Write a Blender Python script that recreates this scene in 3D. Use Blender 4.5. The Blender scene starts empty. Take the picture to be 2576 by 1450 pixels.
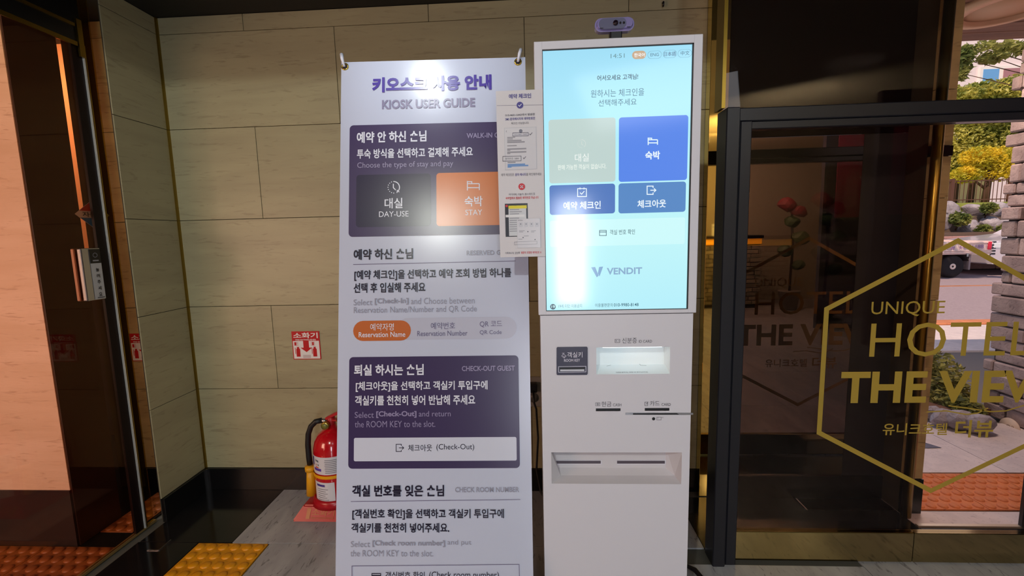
import bpy, bmesh, math, random
from mathutils import Vector, Matrix
random.seed(7)
PI = math.pi
scene = bpy.context.scene
COL = scene.collection

# ------------------------------------------------------------------ camera
FPX, PITCH, ROLL, YAW, HC = 1121.27, 0.119059, -0.0245709, 0.0520443, 1.27
def _rot():
    c, s = math.cos, math.sin
    R0 = Matrix(((1,0,0),(0,0,-1),(0,1,0)))
    Ry = Matrix(((c(YAW),s(YAW),0),(-s(YAW),c(YAW),0),(0,0,1)))
    Rp = Matrix(((1,0,0),(0,c(PITCH),-s(PITCH)),(0,s(PITCH),c(PITCH))))
    Rr = Matrix(((c(ROLL),-s(ROLL),0),(s(ROLL),c(ROLL),0),(0,0,1)))
    return Rr @ Rp @ R0 @ Ry
RM = _rot(); RT = RM.transposed()
cd = bpy.data.cameras.new('camera'); cam = bpy.data.objects.new('camera', cd); COL.objects.link(cam)
cd.sensor_width = 36; cd.lens = FPX/2576*36; cd.clip_start = 0.02; cd.clip_end = 300
mw = Matrix.Identity(4)
for i in range(3):
    mw[i][0] = RM[0][i]; mw[i][1] = -RM[1][i]; mw[i][2] = -RM[2][i]
mw[2][3] = HC
cam.matrix_world = mw
scene.camera = cam
EYE = Vector((0,0,HC))
def ray(x, y): return RT @ Vector(((x-1288)/FPX, (y-725)/FPX, 1))
def at_y(x, y, Y): d = ray(x,y); return EYE + d*(Y/d.y)
def at_x(x, y, X): d = ray(x,y); return EYE + d*(X/d.x)
def at_z(x, y, z=0.): d = ray(x,y); return EYE + d*((z-HC)/d.z)

# ------------------------------------------------------------------ light
def L(c):  # sRGB 0-255 -> linear
    return tuple(((v/255)/12.92 if v/255 <= .04045 else ((v/255+.055)/1.055)**2.4) for v in c)
scene.view_settings.view_transform = 'Standard'; scene.view_settings.look = 'None'
scene.view_settings.gamma = 1; scene.view_settings.use_curve_mapping = False
scene.view_settings.exposure = 0.0
w = bpy.data.worlds.new('sky'); scene.world = w; w.use_nodes = True
nt = w.node_tree; bg = nt.nodes['Background']
sky = nt.nodes.new('ShaderNodeTexSky'); sky.sky_type = 'HOSEK_WILKIE'; sky.turbidity = 3
sky.sun_direction = Vector((-.55,-.35,.75)).normalized()
nt.links.new(sky.outputs[0], bg.inputs[0]); bg.inputs[1].default_value = 5.0
def lamp(kind, name, loc, energy, color=(1,1,1), aim=None, **kw):
    d = bpy.data.lights.new(name, kind); d.energy = energy; d.color = color
    for k, v in kw.items(): setattr(d, k, v)
    o = bpy.data.objects.new(name, d); COL.objects.link(o); o.location = loc
    if aim is not None:
        o.rotation_euler = (Vector(aim)-Vector(loc)).to_track_quat('-Z','Y').to_euler()
    return o
lamp('SUN', 'sun', (-5,-6,9), 4.2, (1,.94,.82), aim=(-5+.55*9,-6+.62*9,0), angle=.01)
lamp('AREA', 'canopy_fill_light', (2.35,2.75,2.46), 24, (1,.93,.86), aim=(2.35,2.75,0), shape='DISK', size=.4)  # this and the next are added fill, lifting the dim paving under the canopy
lamp('AREA', 'canopy_fill_light', (3.6,3.0,2.46), 20, (1,.93,.86), aim=(3.4,3.3,0), shape='DISK', size=.4)
# ceiling downlight behind the soffit edge, an added overhead lobby fill, daylight from the street door behind the camera
lamp('SPOT', 'soffit_downlight', (-.455,.86,2.27), 14, (.9,.97,1), aim=(-.33,1.49,1.77), spot_size=math.radians(56), spot_blend=1., shadow_soft_size=.035)
lamp('SPOT', 'lobby_downlight', (-.8,-1.6,2.55), 98, (.94,.98,.90), aim=(-.5,1.9,.85), spot_size=math.radians(160), spot_blend=.5, shadow_soft_size=.03)
lamp('AREA', 'lobby_fill_light', (1.1,-1.3,2.58), 20, (.86,.92,1), aim=(.4,0,0), shape='RECTANGLE', size=1.6, size_y=1.2)  # added soft fill standing in for room bounce
lamp('AREA', 'street_doorway_daylight', (.52,-3.9,1.0), 44, (.84,.9,1), aim=(.52,0,1.0), shape='RECTANGLE', size=.42, size_y=1.5)
lamp('AREA', 'left_room_light', (-2.75,-.5,1.15), 40, (1,.92,.88), aim=(-2.3,1.66,1.15), size=1.0)
lamp('AREA', 'left_room_far_light', (-2.75,2.25,2.35), 16, (1,.72,.46), aim=(-2.8,2.75,1.5), size=.3)
lamp('AREA', 'left_gap_fill', (-1.88,1.35,2.25), 1.0, (.9,1,.75), aim=(-1.98,2.095,1.0), size=.08)  # no fixture here, added to brighten the olive tiles behind the amber glass
lamp('AREA', 'counter_downlight', (2.6,-2.5,2.60), 16, (1,.86,.62), aim=(2.7,-3.2,.9), shape='DISK', size=.1)
lamp('AREA', 'counter_downlight', (3.5,-2.5,2.60), 16, (1,.86,.62), aim=(3.4,-3.2,.9), shape='DISK', size=.1)
lamp('AREA', 'ceiling_fill_light', (2.6,-1.6,2.1), 40, (1,.88,.66), aim=(3.3,-2.6,3), size=.8)  # unseen fill added to brighten the lobby ceiling for the mirrors

# ------------------------------------------------------------------ materials
def mat(name, col, rough=.5, metal=0., spec=.5, emit=None, strength=1., coat=0.):
    m = bpy.data.materials.new(name); m.use_nodes = True
    b = m.node_tree.nodes['Principled BSDF']
    b.inputs['Base Color'].default_value = (*L(col),1)
    b.inputs['Roughness'].default_value = rough; b.inputs['Metallic'].default_value = metal
    b.inputs['Specular IOR Level'].default_value = spec; b.inputs['Coat Weight'].default_value = coat
    if emit:
        b.inputs['Emission Color'].default_value = (*L(emit),1); b.inputs['Emission Strength'].default_value = strength
    return m
def stone(name, c1, c2, c3, scale=(1,1,1), ns=3., detail=8., rough=.35, fleck=.5, bump=.02, vary=.08, spec=.5):
    m = mat(name, c1, rough, spec=spec); t = m.node_tree; N = t.nodes; K = t.links; b = N['Principled BSDF']
    tc = N.new('ShaderNodeTexCoord'); mp = N.new('ShaderNodeMapping'); mp.inputs['Scale'].default_value = scale
    K.new(tc.outputs['Object'], mp.inputs[0])
    n1 = N.new('ShaderNodeTexNoise'); n1.inputs['Scale'].default_value = ns; n1.inputs['Detail'].default_value = detail
    n1.inputs['Distortion'].default_value = .6
    K.new(mp.outputs[0], n1.inputs['Vector'])
    r1 = N.new('ShaderNodeValToRGB'); e = r1.color_ramp.elements
    e[0].position = .34; e[0].color = (*L(c2),1); e[1].position = .66; e[1].color = (*L(c1),1)
    K.new(n1.outputs[0], r1.inputs[0])
    n2 = N.new('ShaderNodeTexNoise'); n2.inputs['Scale'].default_value = ns*6; n2.inputs['Detail'].default_value = 10
    n2.inputs['Distortion'].default_value = 1.2
    K.new(mp.outputs[0], n2.inputs['Vector'])
    r2 = N.new('ShaderNodeValToRGB'); e = r2.color_ramp.elements
    e[0].position = .30; e[0].color = (fleck,)*3+(1,); e[1].position = .42; e[1].color = (0,0,0,1)
    K.new(n2.outputs[0], r2.inputs[0])
    mx = N.new('ShaderNodeMixRGB'); mx.inputs[2].default_value = (*L(c3),1)
    K.new(r2.outputs[0], mx.inputs[0]); K.new(r1.outputs[0], mx.inputs[1])
    oi = N.new('ShaderNodeObjectInfo'); hs = N.new('ShaderNodeHueSaturation')
    mr = N.new('ShaderNodeMapRange'); mr.inputs[3].default_value = 1-vary; mr.inputs[4].default_value = 1+vary
    K.new(oi.outputs['Random'], mr.inputs[0]); K.new(mr.outputs[0], hs.inputs['Value']); K.new(mx.outputs[0], hs.inputs['Color'])
    K.new(hs.outputs[0], b.inputs['Base Color'])
    if bump:
        bp = N.new('ShaderNodeBump'); bp.inputs['Strength'].default_value = .3; bp.inputs['Distance'].default_value = bump
        K.new(n2.outputs[0], bp.inputs['Height']); K.new(bp.outputs[0], b.inputs['Normal'])
    return m
def glass(name, tint, refl, rcol=(1,1,1), rough=.0):
    m = bpy.data.materials.new(name); m.use_nodes = True; t = m.node_tree; N = t.nodes; K = t.links
    N.remove(N['Principled BSDF']); out = N['Material Output']
    tr = N.new('ShaderNodeBsdfTransparent'); tr.inputs[0].default_value = (*tint,1)
    gl = N.new('ShaderNodeBsdfGlossy'); gl.inputs[0].default_value = (*rcol,1); gl.inputs['Roughness'].default_value = rough
    lw = N.new('ShaderNodeLayerWeight'); lw.inputs[0].default_value = .12
    mr = N.new('ShaderNodeMapRange'); mr.inputs[3].default_value = refl; mr.inputs[4].default_value = min(1., refl+.6)
    K.new(lw.outputs['Fresnel'], mr.inputs[0])
    mx = N.new('ShaderNodeMixShader'); K.new(mr.outputs[0], mx.inputs[0]); K.new(tr.outputs[0], mx.inputs[1]); K.new(gl.outputs[0], mx.inputs[2])
    K.new(mx.outputs[0], out.inputs[0])
    return m
M = {}
M['marble'] = stone('travertine', (170,162,128), (158,149,118), (124,114,88), scale=(.55,.55,4), ns=3, rough=.38, fleck=.45, bump=.001, vary=.04)
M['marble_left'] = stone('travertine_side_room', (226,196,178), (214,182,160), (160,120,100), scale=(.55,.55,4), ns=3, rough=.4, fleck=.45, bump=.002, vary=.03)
M['joint'] = mat('tile_joint', (62,54,42), .8)
M['black'] = stone('black_granite', (24,23,25), (17,16,18), (34,33,34), ns=40, rough=.12, bump=0, vary=.05)
M['blackwall'] = mat('black_granite_skirting', (17,16,17), .25)
M['ltile'] = stone('grey_marble_floor', (176,176,180), (150,150,156), (92,90,92), scale=(2.6,.7,1), ns=4, rough=.22, fleck=.7, bump=.0, vary=.03)
M['fjoint'] = mat('floor_joint', (88,86,80), .8)
M['ceil'] = mat('black_ceiling', (12,11,12), .6)
M['gold'] = mat('brass_trim', (150,124,52), .28, 1.)
M['goldmirror'] = mat('gold_mirror_steel', (236,216,132), .03, 1.)
M['goldkick'] = mat('brushed_gold_rail', (160,144,104), .1, 1.)
M['steel'] = mat('brushed_steel', (190,190,196), .25, 1.)
M['darkframe'] = mat('black_door_frame', (24,24,32), .35)
M['darkglass'] = mat('black_mirror_glass', (132,124,126), .0, 1.)
M['clear'] = glass('entrance_glass', (.96,.86,.82), .012)
M['bronze'] = glass('bronze_door_glass', (.92,.75,.64), .025, (1,.7,.5))
M['olive'] = glass('amber_side_glass', (.80,.70,.36), .06, (1,.9,.6))
M['wood'] = mat('dark_brown_panel', (52,30,26), .4)
M['banner'] = mat('banner_vinyl', (194,200,222), .24)
M['card'] = mat('printed_card', (214,210,216), .5)
M['kiosk'] = mat('white_kiosk_paint', (214,212,222), .38)
M['kioskgap'] = mat('kiosk_seam', (70,68,76), .6)
M['slot'] = mat('black_slot', (14,12,18), .4)
_c = {}
def ink(c, rough=.26):
    k = ('ink', c)
    if k not in _c: _c[k] = mat('ink_%d_%d_%d' % c, c, rough)
    return _c[k]
def glow(c, s=1.):
    k = ('glow', c, s)
    if k not in _c:
        _c[k] = mat('screen_%d_%d_%d' % c, (3,3,3), .12, emit=c, strength=s)
    return _c[k]

# ------------------------------------------------------------------ object helpers
LOC = {}
def root(name, loc=(0,0,0), label=None, cat=None, group=None, kind=None):
    o = bpy.data.objects.new(name, None); COL.objects.link(o); o.location = loc; o.empty_display_size = .05
    LOC[o] = Vector(loc); tag(o, label, cat, group, kind); return o
def tag(o, label=None, cat=None, group=None, kind=None):
    if label: o['label'] = label
    if cat: o['category'] = cat
    if group: o['group'] = group
    if kind: o['kind'] = kind
    return o
def off(parent):
    v = Vector((0,0,0)); p = parent
    while p is not None: v += p.location; p = p.parent
    return v
def mk(name, vs, fs, m, parent=None, smooth=False, kind=None, label=None):
    me = bpy.data.meshes.new(name); o3 = off(parent)
    me.from_pydata([Vector(v)-o3 for v in vs], [], fs)
    if m: me.materials.append(m)
    if smooth:
        for p in me.polygons: p.use_smooth = True
    o = bpy.data.objects.new(name, me); COL.objects.link(o)
    if parent: o.parent = parent
    if kind: o['kind'] = kind
    if label: o['label'] = label
    return o
def bm_ob(name, bm, m, parent=None, smooth=False, kind=None, label=None):
    me = bpy.data.meshes.new(name)
    bmesh.ops.translate(bm, verts=bm.verts, vec=-off(parent)); bm.to_mesh(me); bm.free()
    me.materials.append(m)
    if smooth:
        for p in me.polygons: p.use_smooth = True
    o = bpy.data.objects.new(name, me); COL.objects.link(o)
    if parent: o.parent = parent
    if kind: o['kind'] = kind
    if label: o['label'] = label
    return o
def boxbm(b, x0,x1,y0,y1,z0,z1, bev=0, seg=1):
    g = bmesh.ops.create_cube(b, size=1)['verts']
    bmesh.ops.scale(b, verts=g, vec=(x1-x0,y1-y0,z1-z0)); bmesh.ops.translate(b, verts=g, vec=((x0+x1)/2,(y0+y1)/2,(z0+z1)/2))
    if bev:
        es = list({e for v in g for e in v.link_edges})
        bmesh.ops.bevel(b, geom=es, offset=bev, segments=seg, affect='EDGES', profile=.5)
    return g
def box(name, x0,x1,y0,y1,z0,z1, m, parent=None, bev=0, seg=1, **kw):
    b = bmesh.new(); boxbm(b, x0,x1,y0,y1,z0,z1, bev, seg); return bm_ob(name, b, m, parent, **kw)
def struct(o): o['kind'] = 'structure'; return o
def tubebm(b, pts, r, n=10, cap=True):
    pts = [Vector(p) for p in pts]; rings = []
    up = Vector((0,0,1)); prev = None
    for i, p in enumerate(pts):
        t = (pts[min(i+1,len(pts)-1)]-pts[max(i-1,0)]).normalized()
        a = (prev if prev is not None else (up if abs(t.dot(up)) < .95 else Vector((1,0,0))))
        a = (a - t*a.dot(t)).normalized(); prev = a; c = t.cross(a)
        rr = r[i] if isinstance(r, (list,tuple)) else r
        rings.append([b.verts.new(p + (a*math.cos(2*PI*k/n)+c*math.sin(2*PI*k/n))*rr) for k in range(n)])
    for i in range(len(rings)-1):
        for k in range(n): b.faces.new((rings[i][k],rings[i][(k+1)%n],rings[i+1][(k+1)%n],rings[i+1][k]))
    if cap:
        b.faces.new(rings[0][::-1]); b.faces.new(rings[-1])
def tube(name, pts, r, m, parent=None, n=10, **kw):
    b = bmesh.new(); tubebm(b, pts, r, n); return bm_ob(name, b, m, parent, smooth=True, **kw)
def lathe(name, prof, c, m, parent=None, n=32, smooth=True, axis='z', **kw):
    b = bmesh.new(); rings = []
    def pt(r, h, a):
        u, v = r*math.cos(a), r*math.sin(a)
        if axis == 'z': return (c[0]+u, c[1]+v, c[2]+h)
        if axis == 'y': return (c[0]+u, c[1]+h, c[2]+v)
        return (c[0]+h, c[1]+u, c[2]+v)
    for r, h in prof: rings.append([b.verts.new(pt(max(r,1e-5),h,2*PI*k/n)) for k in range(n)])
    for i in range(len(rings)-1):
        for k in range(n): b.faces.new((rings[i][k],rings[i][(k+1)%n],rings[i+1][(k+1)%n],rings[i+1][k]))
    b.faces.new(rings[0][::-1]); b.faces.new(rings[-1])
    bmesh.ops.recalc_face_normals(b, faces=b.faces)
    return bm_ob(name, b, m, parent, smooth=smooth, **kw)

class Face:
    """a flat face in the world: origin, right (u), up (v), normal (n) towards the viewer"""
    def __init__(s, o, u, v):
        s.o = Vector(o); s.u = Vector(u).normalized(); s.n = s.u.cross(Vector(v)).normalized(); s.v = s.n.cross(s.u).normalized()
        s.n = s.u.cross(s.v)
        if s.n.dot(EYE - s.o) < 0: s.n = -s.n
    def uv(s, x, y):
        d = ray(x,y); t = (s.o-EYE).dot(s.n)/d.dot(s.n); p = EYE+d*t-s.o
        return (p.dot(s.u), p.dot(s.v))
    def w(s, u, v, h=0.): return s.o + s.u*u + s.v*v + s.n*h
    def mpp(s, x, y):
        a = s.uv(x,y); b2 = s.uv(x+10,y); return math.hypot(a[0]-b2[0],a[1]-b2[1])/10

_fc = []
def text_mesh(body, bold):
    cu = bpy.data.curves.new('t','FONT'); cu.body = body; cu.size = 1; cu.resolution_u = 3; cu.offset = bold
    ob = bpy.data.objects.new('t', cu); COL.objects.link(ob)
    dg = bpy.context.evaluated_depsgraph_get(); me = bpy.data.meshes.new_from_object(ob.evaluated_get(dg))
    COL.objects.unlink(ob); bpy.data.objects.remove(ob); bpy.data.curves.remove(cu)
    return me
def text(F, body, x0, x1, yc, h, m, parent, lay=.002, bold=0., name='lettering', ang=None, mirror=False, vertical=False):
    """lettering fitted to the span x0..x1, middle height yc, height h (photo pixels) on face F"""
    me = text_mesh(body, bold)
    xs = [v.co.x for v in me.vertices]; ys = [v.co.y for v in me.vertices]
    bx, bX, by, bY = min(xs), max(xs), min(ys), max(ys)
    xm = (x0+x1)/2
    a = F.uv(x0,yc); b2 = F.uv(x1,yc); c = F.uv(xm,yc)
    W = abs(b2[0]-a[0])
    if h: t = F.uv(xm,yc-h/2); bt = F.uv(xm,yc+h/2); H = abs(t[1]-bt[1])
    else: H = W*(bY-by)/(bX-bx)
    vs = []
    for v in me.vertices:
        u = (v.co.x-(bx+bX)/2)/(bX-bx)*W; q = (v.co.y-(by+bY)/2)/(bY-by)*H
        if mirror: u = -u
        vs.append(F.w(c[0]+u, c[1]+q, lay))
    fs = [tuple(p.vertices) for p in me.polygons]
    bpy.data.meshes.remove(me)
    return mk(name, vs, fs, m, parent)
def rr_pts(u0,v0,u1,v1,r,n=5):
    r = min(r, (u1-u0)/2-1e-6, (v1-v0)/2-1e-6)
    if r <= 1e-5: return [(u0,v0),(u1,v0),(u1,v1),(u0,v1)]
    P = []
    for cx, cy, a0 in ((u1-r,v0+r,-PI/2),(u1-r,v1-r,0),(u0+r,v1-r,PI/2),(u0+r,v0+r,PI)):
        for k in range(n+1):
            a = a0+PI/2*k/n; P.append((cx+r*math.cos(a), cy+r*math.sin(a)))
    return P
def patch(F, x0,y0,x1,y1, r, m, parent, lay=.001, name='printed_panel', **kw):
    """flat printed panel; top-left (x0,y0), bottom-right (x1,y1) in photo pixels"""
    a = F.uv(x0,y0); b2 = F.uv(x1,y1); rad = r*F.mpp((x0+x1)/2,(y0+y1)/2)
    P = rr_pts(a[0],b2[1],b2[0],a[1],rad)
    return mk(name, [F.w(u,v,lay) for u,v in P], [tuple(range(len(P)))], m, parent, **kw)
def line(F, pts, wd, m, parent, lay=.002, name='printed_line', closed=False, **kw):
    """ribbon of width wd px through photo-pixel points (or several polylines)"""
    polys = pts if isinstance(pts[0][0], (list,tuple)) else [pts]
    vs, fs = [], []
    for poly in polys:
        q = [Vector(F.uv(*p)) for p in poly]; hw = wd*F.mpp(*poly[0])/2
        q = [p for i, p in enumerate(q) if i == 0 or (p-q[i-1]).length > 1e-7]
        loop = (q[0]-q[-1]).length < 1e-6 and len(q) > 3
        if loop: q = q[:-1]
        n = len(q); k = len(vs)
        for i in range(n):
            a = q[i]-q[i-1] if (i > 0 or loop) else q[1]-q[0]
            b = q[(i+1)%n]-q[i] if (i < n-1 or loop) else q[-1]-q[-2]
            a.normalize(); b.normalize(); t = (a+b)
            if t.length < .1: t = a
            t.normalize(); m_ = Vector((-t.y,t.x)); c_ = max(.35, m_.dot(Vector((-a.y,a.x))))
            for sg in (-1,1): p = q[i]+m_*(hw/c_*sg); vs.append(F.w(p.x,p.y,lay))
        for i in range(n if loop else n-1):
            e = (i+1)%n; fs.append((k+2*i,k+2*e,k+2*e+1,k+2*i+1))
    return mk(name, vs, fs, m, parent, **kw)
def circ(cx, cy, r, n=20, a0=0, a1=2*PI): return [(cx+r*math.cos(a0+(a1-a0)*k/n), cy+r*math.sin(a0+(a1-a0)*k/n)) for k in range(n+1)]
def disc(F, cx, cy, r, m, parent, lay=.002, name='printed_dot', ry=None, **kw):
    P = [F.uv(cx+r*math.cos(2*PI*k/20), cy+(ry or r)*math.sin(2*PI*k/20)) for k in range(20)]
    return mk(name, [F.w(u,v,lay) for u,v in P], [tuple(range(20))], m, parent, **kw)
def poly(F, pts, m, parent, lay=.002, name='printed_shape', **kw):
    return mk(name, [F.w(*F.uv(*p),lay) for p in pts], [tuple(range(len(pts)))], m, parent, **kw)
def slab(name, F, pts, th, m, parent, h0=0., **kw):
    """prism over px polygon on face F, from height h0-th to h0"""
    q = [F.uv(*p) for p in pts]; n = len(q)
    vs = [F.w(u,v,h0) for u,v in q]+[F.w(u,v,h0-th) for u,v in q]
    fs = [tuple(range(n)), tuple(range(2*n-1,n-1,-1))]+[(i,i+n,(i+1)%n+n,(i+1)%n) for i in range(n)]
    return mk(name, vs, fs, m, parent, **kw)

# ================================================================== STRUCTURE
YB, XL, ZC = 2.095, -1.715, 2.297
ROWS = [.113,.534,.954,1.376,1.80,2.223,ZC]
# ---- back wall with big travertine tiles
wall = struct(box('wall_back', -2.2,.9, YB+.012,YB+.12, 0,2.40, M['joint']))
def wtile(x0,x1,z0,z1, parent, m, Y=YB, th=.011):
    g = .0012
    box('tile', x0+g,x1-g, Y,Y+th, z0+g,z1-g, m, parent, bev=.0008)
for i in range(len(ROWS)-1):
    z0, z1 = ROWS[i], ROWS[i+1]
    xs = [-1.293,-.43,.43] if i in (1,3,5) else [-.885,-.027,.768]
    if i == 5: xs = [-1.305,-.452,.43]
    xs = [XL]+[x for x in xs if x > XL]+([.774] if xs[-1] < .7 else [])
    xs[-1] = .774
    for a, b2 in zip(xs, xs[1:]): wtile(a,b2,z0,z1,wall,M['marble'])
struct(box('baseboard_back', XL-.0,.766, YB-.012,YB+.012, 0,.113, M['blackwall'], bev=.001))
# ---- niche left wall
wl = struct(box('wall_left', XL-.010,XL-.0055, 1.82,YB, 0,ZC, M['joint']))
for z0, z1 in zip(ROWS, ROWS[1:]):
    box('tile', XL-.005,XL, 1.818,YB-.001, z0+.0012,z1-.0012, M['marble'], wl, bev=.0008)
struct(box('baseboard_left', XL-.005,XL+.012, 1.818,YB-.012, 0,.113, M['blackwall'], bev=.001))
struct(box('trim_1', XL,XL+.009, YB-.009,YB, .113,ZC, M['gold']))
struct(box('trim_corner_foot', XL+.012,XL+.02, YB-.02,YB-.0121, 0,.113, M['steel']))
# ---- floor
fl = struct(box('floor', -3.2,5.2, -4.2,2.3, -.12,-.006, M['fjoint']))
def ftile(x0,x1,y0,y1,m,name='tile',g=.0012): 
    return box(name, x0+g,x1-g, y0+g,y1-g, -.012,0, m, fl, bev=.0006)
XE = -1.305
ftile(XL,XE,1.688,YB,M['black'])
ftile(XE,-.35,1.688,YB,M['ltile']); ftile(-.35,.43,1.688,YB,M['ltile']); ftile(.43,.66,1.688,YB,M['ltile'])
ftile(-1.72,-1.452,1.30,1.688,M['black']); ftile(-1.72,-1.452,.52,1.30,M['black'])
XJ = [-1.138,-.35,.43,1.213,2.0,2.78,3.56,4.34,5.1]
ftile(-1.452,-1.138,.9,1.374,M['ltile'])
for a, b2 in zip(XJ, XJ[1:]):
    if b2 < .6: ftile(a,b2,.908,1.688,M['ltile'])
    elif a < .6: ftile(a,b2,.908,1.60,M['ltile'])
    else: ftile(a,b2,.908,1.632,M['ltile'])
    yy = .908
    while yy > -3.9:
        ftile(a,b2,max(yy-.78,-4.1),yy,M['ltile']); yy -= .78
for a, b2 in ((.66,1.213),(1.213,1.60),(1.60,2.3)): ftile(a,b2,1.66,2.04 if b2 < 1.7 else 1.83,M['black'])
# tactile pavers
dome_me = {}
def dome_mesh(m):
    if m.name in dome_me: return dome_me[m.name]
    b = bmesh.new(); prof = [(.0195,0),(.0185,.003),(.014,.0055),(.0075,.007)]; n = 14; rings = []
    for r, h in prof: rings.append([b.verts.new((r*math.cos(2*PI*k/n), r*math.sin(2*PI*k/n), h)) for k in range(n)])
    for i in range(3):
        for k in range(n): b.faces.new((rings[i][k],rings[i][(k+1)%n],rings[i+1][(k+1)%n],rings[i+1][k]))
    b.faces.new(rings[-1]); me = bpy.data.meshes.new('dome'); b.to_mesh(me); b.free(); me.materials.append(m)
    for p in me.polygons: p.use_smooth = True
    dome_me[m.name] = me; return me
M['yellow'] = stone('yellow_tactile', (226,156,14), (208,138,10), (150,96,8), ns=14, rough=.4, bump=.001, vary=.0)
M['orange'] = stone('orange_tactile', (226,132,72), (212,116,58), (150,76,40), ns=14, rough=.6, bump=.001, vary=.03)
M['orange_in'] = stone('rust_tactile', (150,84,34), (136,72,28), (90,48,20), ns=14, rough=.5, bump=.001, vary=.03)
def tactile(x0,y0,m,parent,nx=6,ny=6,z=0.):
    s = .3052/6
    t = box('tactile_paver', x0+.001,x0+nx*s-.001, y0+.001,y0+ny*s-.001, z-.012,z+.001, m, parent, bev=.0008)
    for i in range(nx):
        for j in range(ny):
            d = bpy.data.objects.new('dome', dome_mesh(m)); COL.objects.link(d); d.parent = t
            d.location = (x0+(i+.5)*s, y0+(j+.5)*s, z+.001)
    return t
tactile(-1.4475,1.379,M['yellow'],fl); tactile(-1.4475,1.072,M['yellow'],fl)
# ---- ceilings: low soffit over the niche, higher lobby ceiling behind its edge
struct(box('ceiling', -3.0,.66, .12,2.3, ZC,ZC+.06, M['ceil']))
struct(box('ceiling_high', -3.0,5.2, -4.2,1.30, 2.62,2.68, mat('lobby_ceiling', (190,178,150), .7)))
struct(box('ceiling_edge', -3.0,.66, .115,.13, ZC,2.62, M['ceil']))
struct(box('ceiling_vestibule', .64,2.3, 1.30,2.3, 2.36,2.42, M['ceil']))
# ---- gold mirror strip on back wall, dark mirror glass beyond
struct(box('trim_gold_mirror', .7665,.8465, 2.0445,2.09, 0.0,2.36, M['goldmirror'], bev=.0012))
struct(box('wall_dark_glass', .8475,1.42, 2.045,2.075, .11,1.66, M['darkglass']))
struct(box('wall_dark_end', 1.4215,1.60, 2.045,2.075, .11,1.66, mat('matte_black_wall', (18,14,17), .6)))  # matte stretch put in so the gold tube gives no reflection here
struct(box('wall_dark_upper', .8475,1.60, 2.045,2.075, 1.662,2.42, mat('black_glass_upper', (16,10,12), .08, spec=.04)))
struct(box('baseboard_right', .8475,1.60, 2.035,2.075, 0,.11, M['blackwall']))
# cream tiled pier with dark band
pier = struct(box('wall_pier', 1.60,1.682, 1.942,2.06, 0,2.42, M['joint']))
PIER_M = stone('pier_travertine', (188,168,118), (170,150,104), (110,92,60), scale=(.55,.55,4), ns=3, rough=.4, fleck=.6, bump=.002, vary=.04)
zz = [.16,.534,.954,1.376,1.542]
for a, b2 in zip(zz, zz[1:]): box('tile', 1.601,1.684, 1.93,1.943, a+.001,b2-.001, PIER_M, pier, bev=.0008)
for a, b2 in ((1.584,1.80),(1.80,2.40)): box('tile', 1.601,1.684, 1.93,1.943, a+.001,b2-.001, PIER_M, pier, bev=.0008)
box('band', 1.601,1.686, 1.927,1.942, 1.543,1.583, M['blackwall'], pier)
box('skirting', 1.601,1.686, 1.925,1.942, 0,.159, M['blackwall'], pier)
# right side of opening
struct(box('wall_right', 2.012,2.12, 1.832,1.846, 0,2.42, M['darkframe']))
struct(box('wall_vestibule_right', 2.25,2.30, 1.28,1.84, 0,2.42, M['blackwall']))
struct(box('trim_threshold', 1.60,2.02, 1.832,1.848, -.02,.006, mat('threshold_metal',(236,222,200),.3,.6)))

# ---- entrance front: black frame, door leaf with glass, gold bottom rail
door = root('door_1', (1.2,1.629,0), kind='structure')
Z0, ZR0, ZR1 = 0., 1.632, 1.676
box('frame_jamb', .652,.6975, 1.585,1.665, 0,1.676, M['darkframe'], door, bev=.003)
box('frame_reveal', .6975,.7035, 1.600,1.660, 0,1.64, mat('gasket',(6,6,8),.6), door)
box('leaf_stile', .7035,.742, 1.596,1.650, 0,1.632, M['darkframe'], door, bev=.003)
box('frame_head', .6975,2.25, 1.600,1.660, ZR0,ZR1, M['darkframe'], door, bev=.003)
box('leaf_top_rail', .742,2.25, 1.606,1.650, 1.607,1.6315, M['darkframe'], door, bev=.002)
box('glass_pane', .742,2.25, 1.626,1.632, .124,1.607, M['clear'], door)
box('bottom_rail', .7425,1.40, 1.616,1.642, .006,.124, M['goldkick'], door, bev=.002)
box('bottom_rail', 1.402,2.25, 1.616,1.642, .006,.124, M['goldkick'], door, bev=.002)
tr = struct(box('window_1', .652,2.25, 1.626,1.632, 1.6765,2.42, M['clear']))
box('frame_edge', .640,.6518, 1.60,1.66, 1.677,2.42, M['gold'], tr)
# gold tube pull/mullion behind the glass
tube('mullion_tube', [(1.606,1.905,0),(1.606,1.905,1.2),(1.606,1.905,2.36)], .0185, M['gold'], door, n=16)
FD = Face((1.2,1.6255,0), (1,0,0), (0,0,1))
M['decal'] = mat('gold_vinyl', (172,142,52), .45, .0)
def dtext(b, x0,x1,yc,h, bold=0.): return text(FD, b, x0,x1,yc,h, M['decal'], door, lay=.0012, bold=bold, name='gold_lettering')
dtext('UNIQUE',2191,2376,777,38, .0)
dtext('HOTEL',2187,2598,854,86,.0)
dtext('THE VIEW',2111,2655,974,80,.03)
dtext('유니크호텔',2220,2382,1080,30,.012)
dtext('더뷰',2402,2498,1079,44,.02)
hexp = [(2409,606),(2079,778),(2060,1089),(2341,1235),(2655,1085),(2668,752)]
line(FD, hexp+[hexp[0]], 13, M['decal'], door, lay=.001, name='hexagon_outline')
line(FD, [[(2330,1037),(2380,1034),(2430,1043),(2458,1040),(2485,1027)],[(2385,1021),(2440,1028),(2490,1036),(2530,1034),(2576,1020)]], 3.2, M['decal'], door, lay=.001, name='swoosh')

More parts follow.
